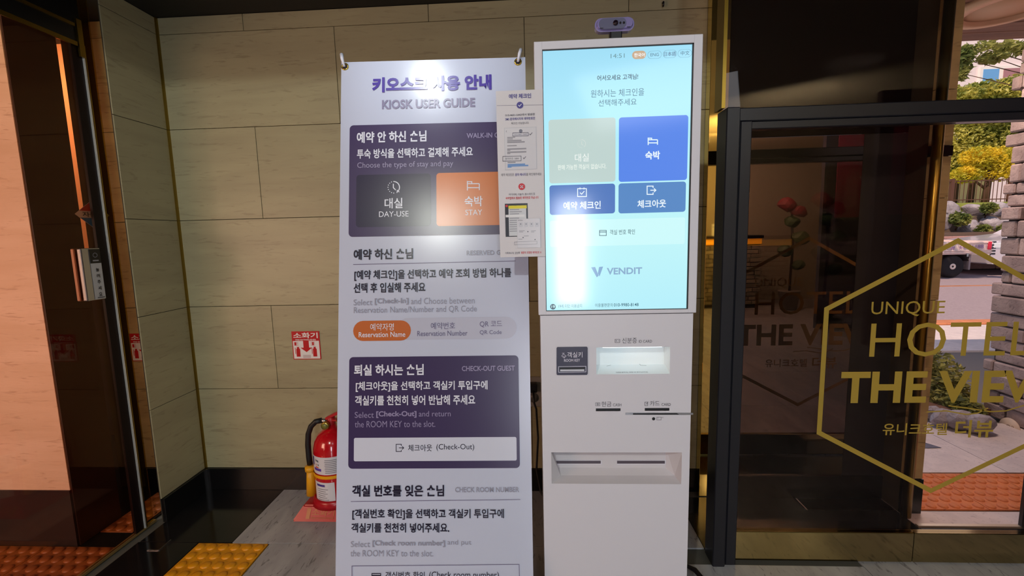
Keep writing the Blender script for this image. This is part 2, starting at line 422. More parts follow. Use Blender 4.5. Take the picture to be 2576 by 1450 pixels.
# ---- left side: automatic door in bronze glass, amber side glass, black header
XD = -1.765
adoor = root('door_2', (XD,1.3,0), kind='structure')
box('glass_pane', XD-.004,XD+.004, -.4,1.738, .012,2.04, M['bronze'], adoor)
box('leaf_stile', XD-.005,XD+.006, 1.722,1.760, .010,2.05, mat('bronze_black_stile',(22,8,7),.4,spec=.2), adoor)
box('steel_edge', XD-.012,XD+.012, 1.762,1.7665, .010,2.05, mat('polished_edge',(235,232,228),.18,.5), adoor)
box('gold_edge', XD-.012,XD+.011, 1.770,1.774, .010,2.05, M['gold'], adoor)
box('glass_pane', XD-.002,XD+.002, 1.7745,1.816, .012,2.297, M['olive'], adoor)
box('floor_track', XD-.012,XD+.006, -.4,1.826, 0,.010, mat('brass_track',(176,152,96),.4,.7), adoor)
hd = struct(box('trim_header', XD-.03,XD+.01, -.4,1.765, 2.052,ZC, M['blackwall']))
box('rail', XD+.010,XD+.016, -.4,1.74, 2.036,2.052, M['gold'], hd)
box('rail', XD+.010,XD+.015, -.4,1.74, 2.108,2.120, M['gold'], hd)
box('end_plate', XD+.0101,XD+.018, 1.745,1.765, 2.0,2.14, M['gold'], hd)
struct(box('wall_left_front', XD-.05,XD, -4.2,-.4, 0,2.62, M['blackwall']))
# push plate
pp = root('push_plate', (XD+.012,1.67,1.05), 'brushed steel push plate with Korean lettering on bronze glass door', 'push plate')
box('plate', XD+.006,XD+.024, 1.634,1.712, 1.052,1.258, M['steel'], pp, bev=.004, seg=2)
box('rear_plate', XD-.02,XD-.0042, 1.634,1.700, 1.052,1.258, mat('rear_plate_bronze',(150,110,90),.3,.8), pp, bev=.003)
FP = Face((XD+.0245,1.67,1.15), (0,1,0), (0,0,1))
def pw(u0,u1,v0,v1,m,nm,lay): 
    return mk(nm, [FP.w(a,b2,lay) for a,b2 in ((u0,v0),(u1,v0),(u1,v1),(u0,v1))], [(0,1,2,3)], m, pp)
pw(-.006,.038,-.095,.104,ink((186,186,190)),'face_sheet',.0006)
pw(-.006,.038,.048,.104,ink((14,14,18)),'sensor_window',.0012)
def ring(F, cu, cv, r0, r1, m, parent, lay, name, n=24):
    vs, fs = [], []
    for k in range(n):
        a = 2*PI*k/n
        for r in (r0,r1): vs.append(F.w(cu+r*math.cos(a), cv+r*math.sin(a), lay))
    for k in range(n): fs.append((2*k,2*k+1,(2*k+3)%(2*n),(2*k+2)%(2*n)))
    return mk(name, vs, fs, m, parent)
ring(FP, .016,.080,.007,.0095, ink((120,120,130)), pp, .0018, 'sensor_ring')
pw(.004,.028,.056,.061,ink((150,150,160)),'sensor_caption',.0018)
def ltext(F, body, cu, cv, W, H, m, parent, lay=.002, bold=0, name='lettering'):
    me = text_mesh(body, bold); xs = [v.co.x for v in me.vertices]; ys = [v.co.y for v in me.vertices]
    bx, bX, by, bY = min(xs), max(xs), min(ys), max(ys); s = W/(bX-bx); s2 = H/(bY-by) if H else s
    vs = [F.w(cu+(v.co.x-(bx+bX)/2)*s, cv+(v.co.y-(by+bY)/2)*s2, lay) for v in me.vertices]
    fs = [tuple(p.vertices) for p in me.polygons]; bpy.data.meshes.remove(me)
    return mk(name, vs, fs, m, parent)
for k, ch in enumerate('눌러주세요'): ltext(FP, ch, .018, .022-.0245*k, .013, .015, ink((40,38,46)), pp, .0018, .02)
pw(.004,.034,-.091,-.087,ink((90,90,96)),'maker_line',.0018)
# automatic door sticker (behind the stile, on the sliding leaf)
st = root('door_sticker', (XD-.02,1.742,1.33), 'red white and blue diamond sticker for automatic door on bronze glass', 'sticker')
FS = Face((XD-.018,1.742,1.392), (0,1,0), (0,0,1))
def sp(pts, m, lay, nm): return mk(nm, [FS.w(a,b2,lay) for a,b2 in pts], [tuple(range(len(pts)))], m, st)
hw, hh = .072, .056
sp([(-hw,0),(0,-hh),(hw,0),(0,hh)], ink((214,220,228)), 0, 'backing')
sp([(-hw*.74,.0135),(hw*.74,.0135),(0,hh*.97)], ink((190,30,34)), .0008, 'red_field')
sp([(-hw*.74,-.0135),(0,-hh*.97),(hw*.74,-.0135)], ink((40,120,200)), .0008, 'blue_field')
ltext(FS,'자동문',0,0,.085,.019,ink((30,30,50)),st,.0012,.02)
# ---- room beyond the left door
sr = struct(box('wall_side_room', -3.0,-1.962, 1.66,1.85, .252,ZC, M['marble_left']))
struct(box('baseboard_side_room', -3.0,-1.960, 1.655,1.85, 0,.252, mat('dark_granite',(44,34,34),.3)))
struct(box('wall_reveal', -1.9618,-1.955, 1.664,1.853, 0,ZC, M['wood']))
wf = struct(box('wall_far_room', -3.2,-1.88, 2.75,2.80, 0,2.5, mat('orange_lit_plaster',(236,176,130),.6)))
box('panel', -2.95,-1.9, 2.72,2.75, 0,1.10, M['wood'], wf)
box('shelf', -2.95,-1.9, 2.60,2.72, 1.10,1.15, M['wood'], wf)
wo = struct(box('wall_side_niche', -2.042,-1.735, YB+.012,YB+.10, 0,ZC, M['joint']))
for z0, z1 in zip(ROWS, ROWS[1:]): box('tile', -2.042,-1.735, YB,YB+.0115, z0+.0012,z1-.0012, PIER_M, wo, bev=.0008)
struct(box('baseboard_side_niche', -2.042,-1.735, YB-.012,YB-.0005, 0,.113, M['blackwall']))
struct(box('ceiling_side_room', -3.3,XD-.05, -4.2,2.85, 2.505,2.54, M['ceil']))
struct(box('wall_side_room_left', -3.3,-3.22, -4.2,2.85, 0,2.505, mat('side_room_plaster',(170,150,136),.6)))
struct(box('wall_side_room_front', -3.3,XD-.05, -4.2,-4.12, 0,2.505, mat('side_room_plaster_front',(170,150,136),.6)))
struct(box('floor_side_room', -3.2,XD-.02, 2.3,2.8, -.05,-.001, M['black']))
ftile(-3.1,XD-.02,.8,2.3,M['black'])
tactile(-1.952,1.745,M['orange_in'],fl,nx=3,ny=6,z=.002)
for x_ in (-2.39,-2.085): tactile(x_-.0,1.345,M['orange_in'],fl,nx=6,ny=6,z=.002)  # built at the mirrored spot, in place of the tactile paver's reflection in bronze glass

# ================================================================== THINGS INDOORS
# ---- marble-wall extinguisher signs
def ext_sign(F, X0,X1,Z0_,Z1_, label):
    r = root('extinguisher_sign', (X0,YB,Z0_), label, 'sign')
    W, H = X1-X0, Z1_-Z0_
    RED, WH = ink((190,26,34)), ink((232,228,226))
    def q(u0,v0,u1,v1,m,lay,nm): return mk(nm, [F.w(X0+u0*W,Z0_+v0*H,lay),F.w(X0+u1*W,Z0_+v0*H,lay),F.w(X0+u1*W,Z0_+v1*H,lay),F.w(X0+u0*W,Z0_+v1*H,lay)], [(0,1,2,3)], m, r)
    box('board', X0,X1, YB-.0025,YB-.0002, Z0_,Z1_, RED, r)
    q(.03,.025,.97,.66,WH,.003,'white_field')
    ltext(F,'소화기',X0+W*.5,Z0_+H*.855,W*.88,H*.2,WH,r,.0032,.025)
    ltext(F,'FIRE EXTINGUISHER',X0+W*.5,Z0_+H*.70,W*.74,H*.05,WH,r,.0032,.02)
    mk('arrow', [F.w(X0+u*W,Z0_+v*H,.0036) for u,v in ((.40,.68),(.60,.68),(.60,.42),(.71,.42),(.5,.26),(.29,.42),(.40,.42))], [tuple(range(7))], RED, r)
    for cx in (.2,.8):
        q(cx-.07,.10,cx+.07,.36,RED,.0036,'bottle_pictogram')
        mk('bottle_pictogram', [F.w(X0+u*W,Z0_+v*H,.0037) for u,v in ((cx-.07,.36),(cx+.07,.36),(cx+.03,.42),(cx+.05,.45),(cx-.05,.45),(cx-.03,.42))], [tuple(range(6))], RED, r)
        q(cx-.11,.2,cx-.09,.42,RED,.0036,'hose_pictogram')
        for k in range(3): q(cx-.13,.50+.05*k,cx+.02,.515+.05*k,ink((196,120,120)),.0036,'instruction_line')
        q(cx-.12 if cx<.5 else cx-.08,.5,cx-.05 if cx<.5 else cx-.02,.62,RED,.0038,'hand_pictogram')
    q(.36,.05,.64,.16,ink((206,190,190)),.0036,'round_mark')
    return r
FB = Face((0,YB,0),(1,0,0),(0,0,1))
ext_sign(FB,-1.200,-1.060,.683,.824,'red and white fire extinguisher sign on the tiled back wall')
ext_sign(FB,-2.036,-1.896,.683,.824,'copy of the extinguisher sign standing in for its reflection at the amber side glass')  # second sign placed to imitate a reflection of the first

# ---- fire extinguisher on its red stand
EX, EY = -.955, 1.935
fe = root('fire_extinguisher', (EX,EY,.03), 'red fire extinguisher with yellow nozzle standing on a red base', 'extinguisher')
REDP = mat('red_enamel',(190,14,28),.16,coat=.6)
R = .088
lathe('tank', [(R*.9,.03),(R,.045),(R,.285),(R*.985,.315),(R*.9,.348),(R*.72,.376),(R*.45,.394),(.022,.402),(.020,.418)], (EX,EY,0), REDP, fe, n=40)
def wrap(name, a0,a1,z0,z1,m,parent,rad=R+.0008,z0b=None,n=20,tilt=0.):
    vs, fs = [], []
    for k in range(n+1):
        a = math.radians(42+a0+(a1-a0)*k/n); t = tilt*k/n
        for z in (z0+t,z1+t): vs.append((EX+rad*math.cos(a),EY+rad*math.sin(a),z))
    for k in range(n): fs.append((2*k,2*k+2,2*k+3,2*k+1))
    return mk(name, vs, fs, m, parent, smooth=True)
lab = wrap('paper_label', 165,330,.215,.298,ink((214,214,222)),fe)
wrap('purple_block',172,184,.252,.292,ink((66,52,132)),lab,R+.0014,n=6)
wrap('purple_block',184,214,.231,.243,ink((96,70,170)),lab,R+.0014,n=8)
wrap('red_block',192,205,.245,.250,ink((220,70,60)),lab,R+.0014,n=6)
for i, c in enumerate(((220,170,160),(170,120,50),(50,60,70))): wrap('rating_mark',191+6*i,194+6*i,.256,.263,ink(c),lab,R+.0014,n=3)
def wraptext(s, a, z, deg, h, m, parent):
    me = text_mesh(s,.01); xs=[v.co.x for v in me.vertices]; ys=[v.co.y for v in me.vertices]
    bx,bX,by,bY=min(xs),max(xs),min(ys),max(ys); vs=[]
    for v in me.vertices:
        aa=math.radians(42+a+(v.co.x-bx)/(bX-bx)*deg); vs.append((EX+(R+.0018)*math.cos(aa),EY+(R+.0018)*math.sin(aa),z+(v.co.y-by)/(bY-by)*h))
    fs=[tuple(p.vertices) for p in me.polygons]; bpy.data.meshes.remove(me); mk('lettering',vs,fs,m,parent)
wraptext('3.3kg',190,.272,16,.012,ink((50,50,60)),lab)
for i in range(8): wrap('small_print',226+ (i%2),286-(i*3)%11,.2235+i*.0085,.2265+i*.0085,ink((130,130,142)),lab,R+.0014,n=10)
wrap('yellow_band',150,345,.196,.211,mat('yellow_plastic',(232,166,16),.35),fe,R+.004)
lb2 = wrap('lower_label',180,250,.085,.178,ink((216,216,224)),fe)
wrap('caption_bar',192,222,.158,.168,ink((70,56,140)),lb2,R+.0014,n=8)
for i in range(6): wrap('small_print',196,232-(i*5)%12,.094+i*.010,.0965+i*.010,ink((120,120,130)),lb2,R+.0014,n=8)
# head: valve, gauge, handles, pin
lathe('valve_body', [(.017,.0),(.019,.012),(.019,.035),(.014,.045)], (EX,EY,.412), mat('valve_red',(170,24,30),.35), fe, n=16)
def beam(name, pts, wd, th, m, parent):
    b = bmesh.new(); q = [Vector(p) for p in pts]; rows = []
    for i, p in enumerate(q):
        t = (q[min(i+1,len(q)-1)]-q[max(i-1,0)]).normalized(); s = Vector((0,1,0)); nn = t.cross(s).normalized()
        rows.append([b.verts.new(p+s*(wd/2)*a+nn*(th/2)*c) for a,c in ((-1,-1),(1,-1),(1,1),(-1,1))])
    for i in range(len(rows)-1):
        for k in range(4): b.faces.new((rows[i][k],rows[i][(k+1)%4],rows[i+1][(k+1)%4],rows[i+1][k]))
    b.faces.new(rows[0][::-1]); b.faces.new(rows[-1])
    bmesh.ops.bevel(b, geom=b.edges[:], offset=.0015, segments=1, affect='EDGES')
    return bm_ob(name, b, m, parent)
HR = mat('handle_red',(178,30,36),.4)
beam('squeeze_lever', [(EX-.02,EY-.005,.447),(EX+.01,EY-.005,.462),(EX+.05,EY-.005,.480),(EX+.085,EY-.005,.492),(EX+.105,EY-.005,.490)], .024,.012,HR,fe)
beam('carry_handle', [(EX-.01,EY-.005,.445),(EX+.03,EY-.005,.440),(EX+.07,EY-.005,.425),(EX+.115,EY-.005,.402)], .024,.008,HR,fe)
g = lathe('pressure_gauge', [(.017,.0),(.019,.004),(.019,.016),(.016,.018)], (EX-.014,EY-.04,.424), mat('gauge_brass',(190,160,80),.3,.9), fe, n=20, axis='y')
lathe('gauge_dial', [(.0135,0),(.0135,.001)], (EX-.014,EY-.0415,.424), ink((120,120,60)), g, n=20, axis='y')
ringp = [(EX+.055+.022*math.cos(a),EY-.02,.448+.018*math.sin(a)) for a in [2*PI*k/20 for k in range(21)]]
tube('safety_pin', ringp, .0013, mat('brass_wire',(170,130,60),.3,.9), fe, n=6)
tube('hose_fitting', [(EX-.012,EY-.01,.436),(EX-.04,EY-.015,.442)], .0105, M['steel'], fe, n=14)
hs = [(EX-.038,EY-.015,.442),(EX-.065,EY-.017,.437),(EX-.088,EY-.02,.415),(EX-.102,EY-.022,.38),(EX-.107,EY-.024,.33),(EX-.107,EY-.024,.27),(EX-.105,EY-.024,.232)]
tube('hose', hs, .0125, mat('black_rubber',(18,18,20),.5), fe, n=14)
YP = mat('nozzle_yellow',(226,164,22),.4)
nz = tube('nozzle', [(EX-.105,EY-.024,.205),(EX-.106,EY-.024,.16),(EX-.108,EY-.024,.085)], [.017,.020,.0235], YP, fe, n=18)
tube('nozzle_collar', [(EX-.105,EY-.024,.203),(EX-.105,EY-.024,.224)], .0235, YP, nz, n=18)
tube('nozzle_clip', [(EX-.085,EY-.024,.214),(EX-.060,EY-.03,.206)], .009, YP, nz, n=8)
# stand
sd = root('extinguisher_stand', (EX,EY,0), 'red plastic stand with embossed Korean lettering under the fire extinguisher', 'stand')
SR = mat('stand_red',(172,14,30),.28)
def frust(name, b0, z0, b1, z1, m, parent):
    vs = [(b0[0],b0[2],z0),(b0[1],b0[2],z0),(b0[1],b0[3],z0),(b0[0],b0[3],z0),(b1[0],b1[2],z1),(b1[1],b1[2],z1),(b1[1],b1[3],z1),(b1[0],b1[3],z1)]
    b = bmesh.new(); V = [b.verts.new(v) for v in vs]
    for f in ((3,2,1,0),(4,5,6,7),(0,1,5,4),(1,2,6,5),(2,3,7,6),(3,0,4,7)): b.faces.new([V[i] for i in f])
    bmesh.ops.bevel(b, geom=b.edges[:], offset=.006, segments=2, affect='EDGES')
    return bm_ob(name, b, m, parent)
frust('foot', (-1.122,-.80,1.826,2.07), 0, (-1.080,-.835,1.862,2.055), .06, SR, sd)
lathe('cup', [(.108,.055),(.100,.078),(.096,.09),(.0885,.09),(.0885,.068)], (EX,EY,0), SR, sd, n=32)
A = Vector((0,1.8265,.003)); B = Vector((0,1.862,.058))
FST = Face((-.96,1.8445,.031), (1,0,0), B-A)
EMB = ink((176,104,54))
ltext(FST,'소화기',-.020,.006,.105,.030,EMB,sd,.0014,.01,'embossed_lettering')
ltext(FST,'FIRE EXTINGUISHER',-.020,-.018,.105,.006,EMB,sd,.0014,.0,'embossed_lettering')
mk('embossed_panel',[FST.w(u,v,.0012) for u,v in ((-.098,-.022),(-.080,-.022),(-.080,.022),(-.098,.022))],[(0,1,2,3)],EMB,sd)

# ---- guide plate on the floor by the sliding door
gp = root('floor_guide', (-1.62,1.66,0), 'small bent steel guide plate lying on the black floor tile', 'guide plate')
a = at_z(371,1384,.003); b2 = at_z(400,1384,.003); c = at_z(430,1358,.003)
def strip(name, p, q, wd, m, parent):
    d = (q-p).normalized(); s = Vector((-d.y,d.x,0))*wd/2; z = Vector((0,0,.002))
    vs = [p-s,q-s,q+s,p+s]; vs = [Vector((v.x,v.y,.0005)) for v in vs]+[Vector((v.x,v.y,.003)) for v in vs]
    return mk(name, vs, [(3,2,1,0),(4,5,6,7),(0,1,5,4),(1,2,6,5),(2,3,7,6),(3,0,4,7)], m, parent)
strip('plate', a, b2, .006, M['steel'], gp); strip('arm', b2, c, .003, M['steel'], gp)

# ---- socket, plug and cable behind the kiosk
so = root('wall_socket', (-.03,YB,.55), 'grey wall socket in the gap between banner and kiosk', 'socket')
sc = at_y(1340,985,YB)
box('cover', sc.x-.03,sc.x+.045, YB-.01,YB, sc.z-.075,sc.z+.075, mat('socket_grey',(150,146,142),.4), so, bev=.003)
lathe('outlet', [(.024,-.003),(.024,0)], (sc.x+.004,YB-.010,sc.z-.028), mat('socket_face',(96,92,90),.4), so, axis='y', n=20)
pl = root('power_plug', (sc.x,YB-.03,sc.z+.03), 'black power plug with hanging cable beside the kiosk', 'plug')
box('plug', sc.x-.016,sc.x+.022, YB-.05,YB-.0105, sc.z+.008,sc.z+.052, M['slot'], pl, bev=.006, seg=2)
cb = [(sc.x+.004,YB-.05,sc.z+.02),(sc.x+.006,YB-.07,sc.z-.03),(sc.x+.016,YB-.07,.45),(sc.x+.022,YB-.06,.3),(sc.x+.012,YB-.08,.15),(sc.x+.03,YB-.1,.05),(sc.x+.07,YB-.15,.008),(sc.x+.2,YB-.2,.008)]
tube('cable', cb, .005, M['slot'], pl, n=8)

# ---- banner on its stand
TLc, TRc = at_y(855,157,1.49), at_y(1318,144,1.505)
BLc, BRc = at_y(848,1450,1.20), at_y(1345,1450,1.215)
n0 = (TRc-TLc); up = ((TLc-BLc)+(TRc-BRc))/2
bn = root('banner', (-.32,1.17,0), 'tall white printed kiosk user guide banner on a stand beside the kiosk', 'banner')
FBn = Face(BLc, n0, up)
uvs = [FBn.uv(855,157),FBn.uv(1318,144),FBn.uv(1345,1450),FBn.uv(848,1450)]
u0 = (uvs[0][0]+uvs[3][0])/2; u1 = (uvs[1][0]+uvs[2][0])/2; vt = (uvs[0][1]+uvs[1][1])/2
vbot = -( (BLc.z-.02)/FBn.v.z )
TH = .0012
nU, nV = 10, 24
vs, fs = [], []
for s in (0,1):
    for j in range(nV+1):
        for i in range(nU+1):
            vs.append(FBn.w(u0+(u1-u0)*i/nU, vbot+(vt-vbot)*j/nV, -TH*s))
K0 = (nU+1)*(nV+1)
for j in range(nV):
    for i in range(nU):
        q = j*(nU+1)+i; fs.append((q,q+1,q+nU+2,q+nU+1)); fs.append((q+K0+nU+1,q+K0+nU+2,q+K0+1,q+K0))
for i in range(nU): fs.append((i,i+K0,i+1+K0,i+1)); q = nV*(nU+1)+i; fs.append((q,q+1,q+1+K0,q+K0))
for j in range(nV): q = j*(nU+1); fs.append((q,q+nU+1,q+nU+1+K0,q+K0)); q += nU; fs.append((q,q+K0,q+nU+1+K0,q+nU+1))
sheet = mk('sheet', vs, fs, M['banner'], bn)
# grommets + stand tips
GR = mat('brass_grommet',(200,170,80),.25,1.)
for cx, cy, dx in ((868,168,-8),(1303,156,8)):
    cu, cv = FBn.uv(cx,cy)
    b = bmesh.new(); nA, nB = 20, 8; rr_ = []
    for i in range(nA):
        a_ = 2*PI*i/nA; ringv = []
        for j in range(nB):
            c_ = 2*PI*j/nB; rad = .0095+.0028*math.cos(c_)
            ringv.append(b.verts.new(FBn.w(cu+rad*math.cos(a_), cv+rad*math.sin(a_), .0008+.0022*math.sin(c_))))
        rr_.append(ringv)
    for i in range(nA):
        for j in range(nB): b.faces.new((rr_[i][j],rr_[(i+1)%nA][j],rr_[(i+1)%nA][(j+1)%nB],rr_[i][(j+1)%nB]))
    bmesh.ops.recalc_face_normals(b, faces=b.faces)
    bm_ob('grommet', b, GR, bn, smooth=True)
    ring(FBn, cu, cv, 0.0001, .0075, ink((60,56,70)), bn, .0006, 'grommet_hole')
    p1 = FBn.w(cu,cv-.003,.006)
    e = FBn.uv(cx+dx*.9,cy-29)
    p2 = FBn.w((cu+e[0])/2,(cv+e[1])/2,.012); p3 = FBn.w(e[0],e[1],.004)
    tube('stand_tip', [p1,p2,p3], [.0035,.0052,.006], mat('white_plastic_tip',(226,226,240),.4), bn, n=12)
bc = FBn.w((u0+u1)/2,(vt+vbot)/2,-.10)
for uu, vv in ((u0+.02,vt-.02),(u1-.02,vt-.02),(u0+.02,vbot+.05),(u1-.02,vbot+.05)):
    tube('stand_rod', [FBn.w(uu,vv,-.008), bc], .004, M['slot'], bn, n=8)
box('stand_hub', bc.x-.03,bc.x+.03, bc.y-.02,bc.y+.02, bc.z-.03,bc.z+.03, M['slot'], bn, bev=.006)
tube('rear_leg', [bc,(bc.x,1.62,.006)], .005, M['slot'], bn, n=8)
# banner print
PUR, NAVY, ORG, GRY, WHT, LGT = ink((70,58,96)), ink((46,40,68)), ink((208,122,70)), ink((150,150,168)), ink((222,224,238)), ink((196,198,216))
TITLE, DK, MID, DGR = ink((80,62,160)), ink((32,26,48)), ink((150,140,176)), ink((108,100,134))
def bp(x0,y0,x1,y1,r,m,lay=.0010): return patch(FBn,x0,y0,x1,y1,r,m,sheet,lay)
def bt(s,x0,x1,yc,h,m,bold=0.,lay=.0022): return text(FBn,s,x0,x1,yc,h,m,sheet,lay,bold)
def bl(p,wd,m,lay=.0022,**k): return line(FBn,p,wd,m,sheet,lay,**k)
bt('키오스크 사용 안내',936,1236,211,38,TITLE,.045)
bt('KIOSK USER GUIDE',961,1195,261,23,ink((140,134,164)),.03)
bp(880,316,1306,589,10,PUR)
bt('예약 안 하신 손님',898,1073,345,28,WHT,.03)
bt('WALK-IN GUEST',1174,1290,341,13,MID,.02)
bt('투숙 방식을 선택하고 결제해 주세요',898,1189,385,24,WHT,.022)
bt('Choose the type of stay and pay',899,1140,416,18,ink((158,150,184)),.0)
bp(897,441,1084,569,8,NAVY,.0016); bp(1098,436,1294,566,8,ORG,.0016)
# clock icon: half dotted circle with arrow
for k in range(9):
    a_ = PI*.5+PI*k/8*1.0; disc(FBn,991+14.5*math.cos(a_),472+14.5*math.sin(a_)*1.0,1.2,WHT,sheet,.0022,name='icon_dot')
bl(circ(991,472,14.5,12,-PI/2,PI*.30),2.2,WHT,name='icon_line'); bl([(990,463),(990,473),(996,479)],2.2,WHT,name='icon_line'); bl([(999,486),(1000,480),(1005,484)],2,WHT,name='icon_line')
def bed(F, x, y, s, m, parent, lay, wd):
    line(F,[[(x-15*s,y-12*s),(x-15*s,y+12*s)],[(x-15*s,y+5*s),(x+15*s,y+5*s)],[(x+15*s,y-5*s),(x+15*s,y+11*s)],[(x-15*s,y-5*s),(x+15*s,y-5*s)],[(x-15*s,y-10*s),(x-4*s,y-10*s),(x-4*s,y-5*s)]],wd,m,parent,lay,name='bed_icon')
bed(FBn,1191,468,1,WHT,sheet,.0022,2.3)
bt('대실',968,1013,512,26,WHT,.012); bt('DAY-USE',954,1028,539,14,WHT,.0)
bt('숙박',1169,1214,507,26,WHT,.012); bt('STAY',1171,1213,535,14,WHT,.0)
bt('예약 하신 손님',890,1039,640,27,DK,.03); bt('RESERVED GUEST',1174,1296,636,12,GRY,.02)
bl([(889,666),(1297,657)],1.3,DGR)
bt('[예약 체크인]을 선택하고 예약 조회 방법 하나를',891,1285,691,27,DK,.022)
bt('선택 후 입실해 주세요',890,1070,724,25,DK,.022)
bt('Select',890,937,761,15,GRY); bt('[Check-In]',943,1028,759,17,GRY,.028); bt('and Choose between',1034,1194,757,16,GRY)
bt('Reservation Name/Number and QR Code',890,1199,780,18,GRY)
bp(1000,801,1300,852,26,ink((186,188,208)))
bp(889,808,1034,857,25,ink((190,102,52)),.0014)
bt('예약자명',932,991,823,18,WHT,.0); bt('Reservation Name',903,1020,842,13,WHT,.008)
bt('예약번호',1084,1145,820,17,DGR,.0); bt('Reservation Number',1050,1176,839,13,DGR,.0)
bt('QR 코드',1207,1263,816,16,DGR,.0); bt('QR Code',1207,1262,837,12,DGR,.0)
bp(879,899,1308,1178,10,ink((62,50,88)))
bt('퇴실 하시는 손님',891,1066,931,28,WHT,.03); bt('CHECK-OUT GUEST',1162,1295,927,13,MID,.02)
bt('[체크아웃]을 선택하고 객실키 투입구에',895,1226,972,26,WHT,.022)
bt('객실키를 천천히 넣어 반납해 주세요',893,1195,1007,25,WHT,.022)
bt('Select',893,941,1044,15,MID); bt('[Check-Out]',947,1048,1043,17,MID,.028); bt('and return',1054,1134,1041,14,MID)
bt('the ROOM KEY to the slot.',893,1095,1067,16,MID)
bp(891,1102,1300,1159,4,ink((206,210,228)),.0016)
DOOR = lambda x,y,s: [[(x+4*s,y-5*s),(x+4*s,y-9*s),(x-9*s,y-9*s),(x-9*s,y+9*s),(x+4*s,y+9*s),(x+4*s,y+5*s)],[(x-2*s,y),(x+10*s,y)],[(x+6*s,y-4*s),(x+10*s,y),(x+6*s,y+4*s)]]
bl(DOOR(1006,1127,1),1.6,DK,name='exit_icon')
bt('체크아웃',1027,1087,1127,17,DK,.004); bt('(Check-Out)',1098,1193,1126,18,DK)
bt('객실 번호를 잊은 손님',886,1117,1235,29,DK,.03); bt('CHECK ROOM NUMBER',1145,1306,1232,13,GRY,.02)
bl([(883,1262),(1309,1257)],1.3,DGR)
bt('[객실번호 확인]을 선택하고 객실키 투입구에',886,1267,1294,27,DK,.022)
bt('객실키를 천천히 넣어주세요.',884,1130,1328,24,DK,.022)
bt('Select',883,931,1369,15,GRY); bt('[Check room number]',937,1120,1368,17,GRY,.028); bt('and put',1126,1186,1366,16,GRY)
bt('the ROOM KEY to the slot.',882,1090,1392,16,GRY)
bl([(886,1540),(886,1424),(1306,1420),(1308,1540)],1.4,DGR)
bl([[(936,1443),(958,1443),(958,1462),(936,1462),(936,1443)]],1.8,DK,name='card_icon'); bl([(936,1448),(958,1448)],2.6,DK,name='card_icon')
bt('객실번호 확인',970,1069,1448,20,DK,.004); bt('(Check room number)',1080,1255,1448,20,DK)

# ---- kiosk
KY = 1.25
kx0, kx1 = .0085, .448
ks = root('kiosk', (.23,KY+.15,0), 'white self check-in kiosk with tall lit touch screen and card slots', 'kiosk')
ZB = 1.041   # seam between head and body
zt = 1.776
scr = (.031,.4245,1.0525,1.7545)
# head shell (frame around screen)
b = bmesh.new()
boxbm(b,kx0,scr[0],KY,KY+.055,ZB,zt,.0015); boxbm(b,scr[1],kx1,KY,KY+.055,ZB,zt,.0015)
boxbm(b,scr[0]-.002,scr[1]+.002,KY,KY+.055,scr[3],zt,.0015); boxbm(b,scr[0]-.002,scr[1]+.002,KY,KY+.055,ZB,scr[2],.0015)
boxbm(b,kx0+.002,kx1-.002,KY+.02,KY+.06,ZB+.002,zt-.002)
bm_ob('screen_housing', b, M['kiosk'], ks)
b = bmesh.new()
for q in ((scr[0]-.0005,scr[1]+.0005,scr[3]-.0022,scr[3]+.0004),(scr[0]-.0005,scr[1]+.0005,scr[2]-.0004,scr[2]+.0012),(scr[1]-.003,scr[1]+.0005,scr[2],scr[3]),(scr[0]-.0005,scr[0]+.0008,scr[2],scr[3])):
    boxbm(b,q[0],q[1],KY+.0005,KY+.012,q[2],q[3])
bm_ob('screen_bezel', b, M['slot'], ks)
# body front with openings : recesses built as real pockets
bx0, bx1 = .0135, .4395
idb = (.171,.378,.866,.945); tray = (.0385,.417,.532,.630)
cash = (at_y(1499,1028,KY).x, at_y(1561,1028,KY).x, at_y(1530,1035,KY).z, at_y(1530,1028,KY).z)
card = (at_y(1622,1027,KY).x, at_y(1684,1027,KY).x, at_y(1653,1034,KY).z, at_y(1653,1027,KY).z)
seamy = at_y(1657,1041,KY).z
key = (.058,.146,.866,.947)
holes = [idb,tray,cash,card]
xs = sorted({bx0,bx1,*[h[i] for h in holes for i in (0,1)]}); zs = sorted({.0,ZB-.0015,*[h[i] for h in holes for i in (2,3)]})
b = bmesh.new(); grid = {}
def gv(i,j):
    if (i,j) not in grid: grid[(i,j)] = b.verts.new((xs[i],KY,zs[j]))
    return grid[(i,j)]
for i in range(len(xs)-1):
    for j in range(len(zs)-1):
        cx, cz = (xs[i]+xs[i+1])/2, (zs[j]+zs[j+1])/2
        if any(h[0]<cx<h[1] and h[2]<cz<h[3] for h in holes): continue
        b.faces.new((gv(i,j),gv(i+1,j),gv(i+1,j+1),gv(i,j+1)))
# side, top, back
def quad(b,*p): b.faces.new([b.verts.new(q) for q in p])
D = KY+.26; T = ZB-.0015
quad(b,(bx0,D,0),(bx0,KY,0),(bx0,KY,T),(bx0,D,T)); quad(b,(bx1,KY,0),(bx1,D,0),(bx1,D,T),(bx1,KY,T))
quad(b,(bx0,KY,T),(bx1,KY,T),(bx1,D,T),(bx0,D,T)); quad(b,(bx1,D,0),(bx0,D,0),(bx0,D,T),(bx1,D,T))
body = bm_ob('cabinet', b, M['kiosk'], ks)
box('rear_column', .09,.36, KY+.06,KY+.2, ZB-.0015,1.70, M['kiosk'], ks, bev=.01)
box('seam', bx0+.001,bx1-.001, KY+.0006,KY+.01, ZB-.0015,ZB, M['kioskgap'], ks)
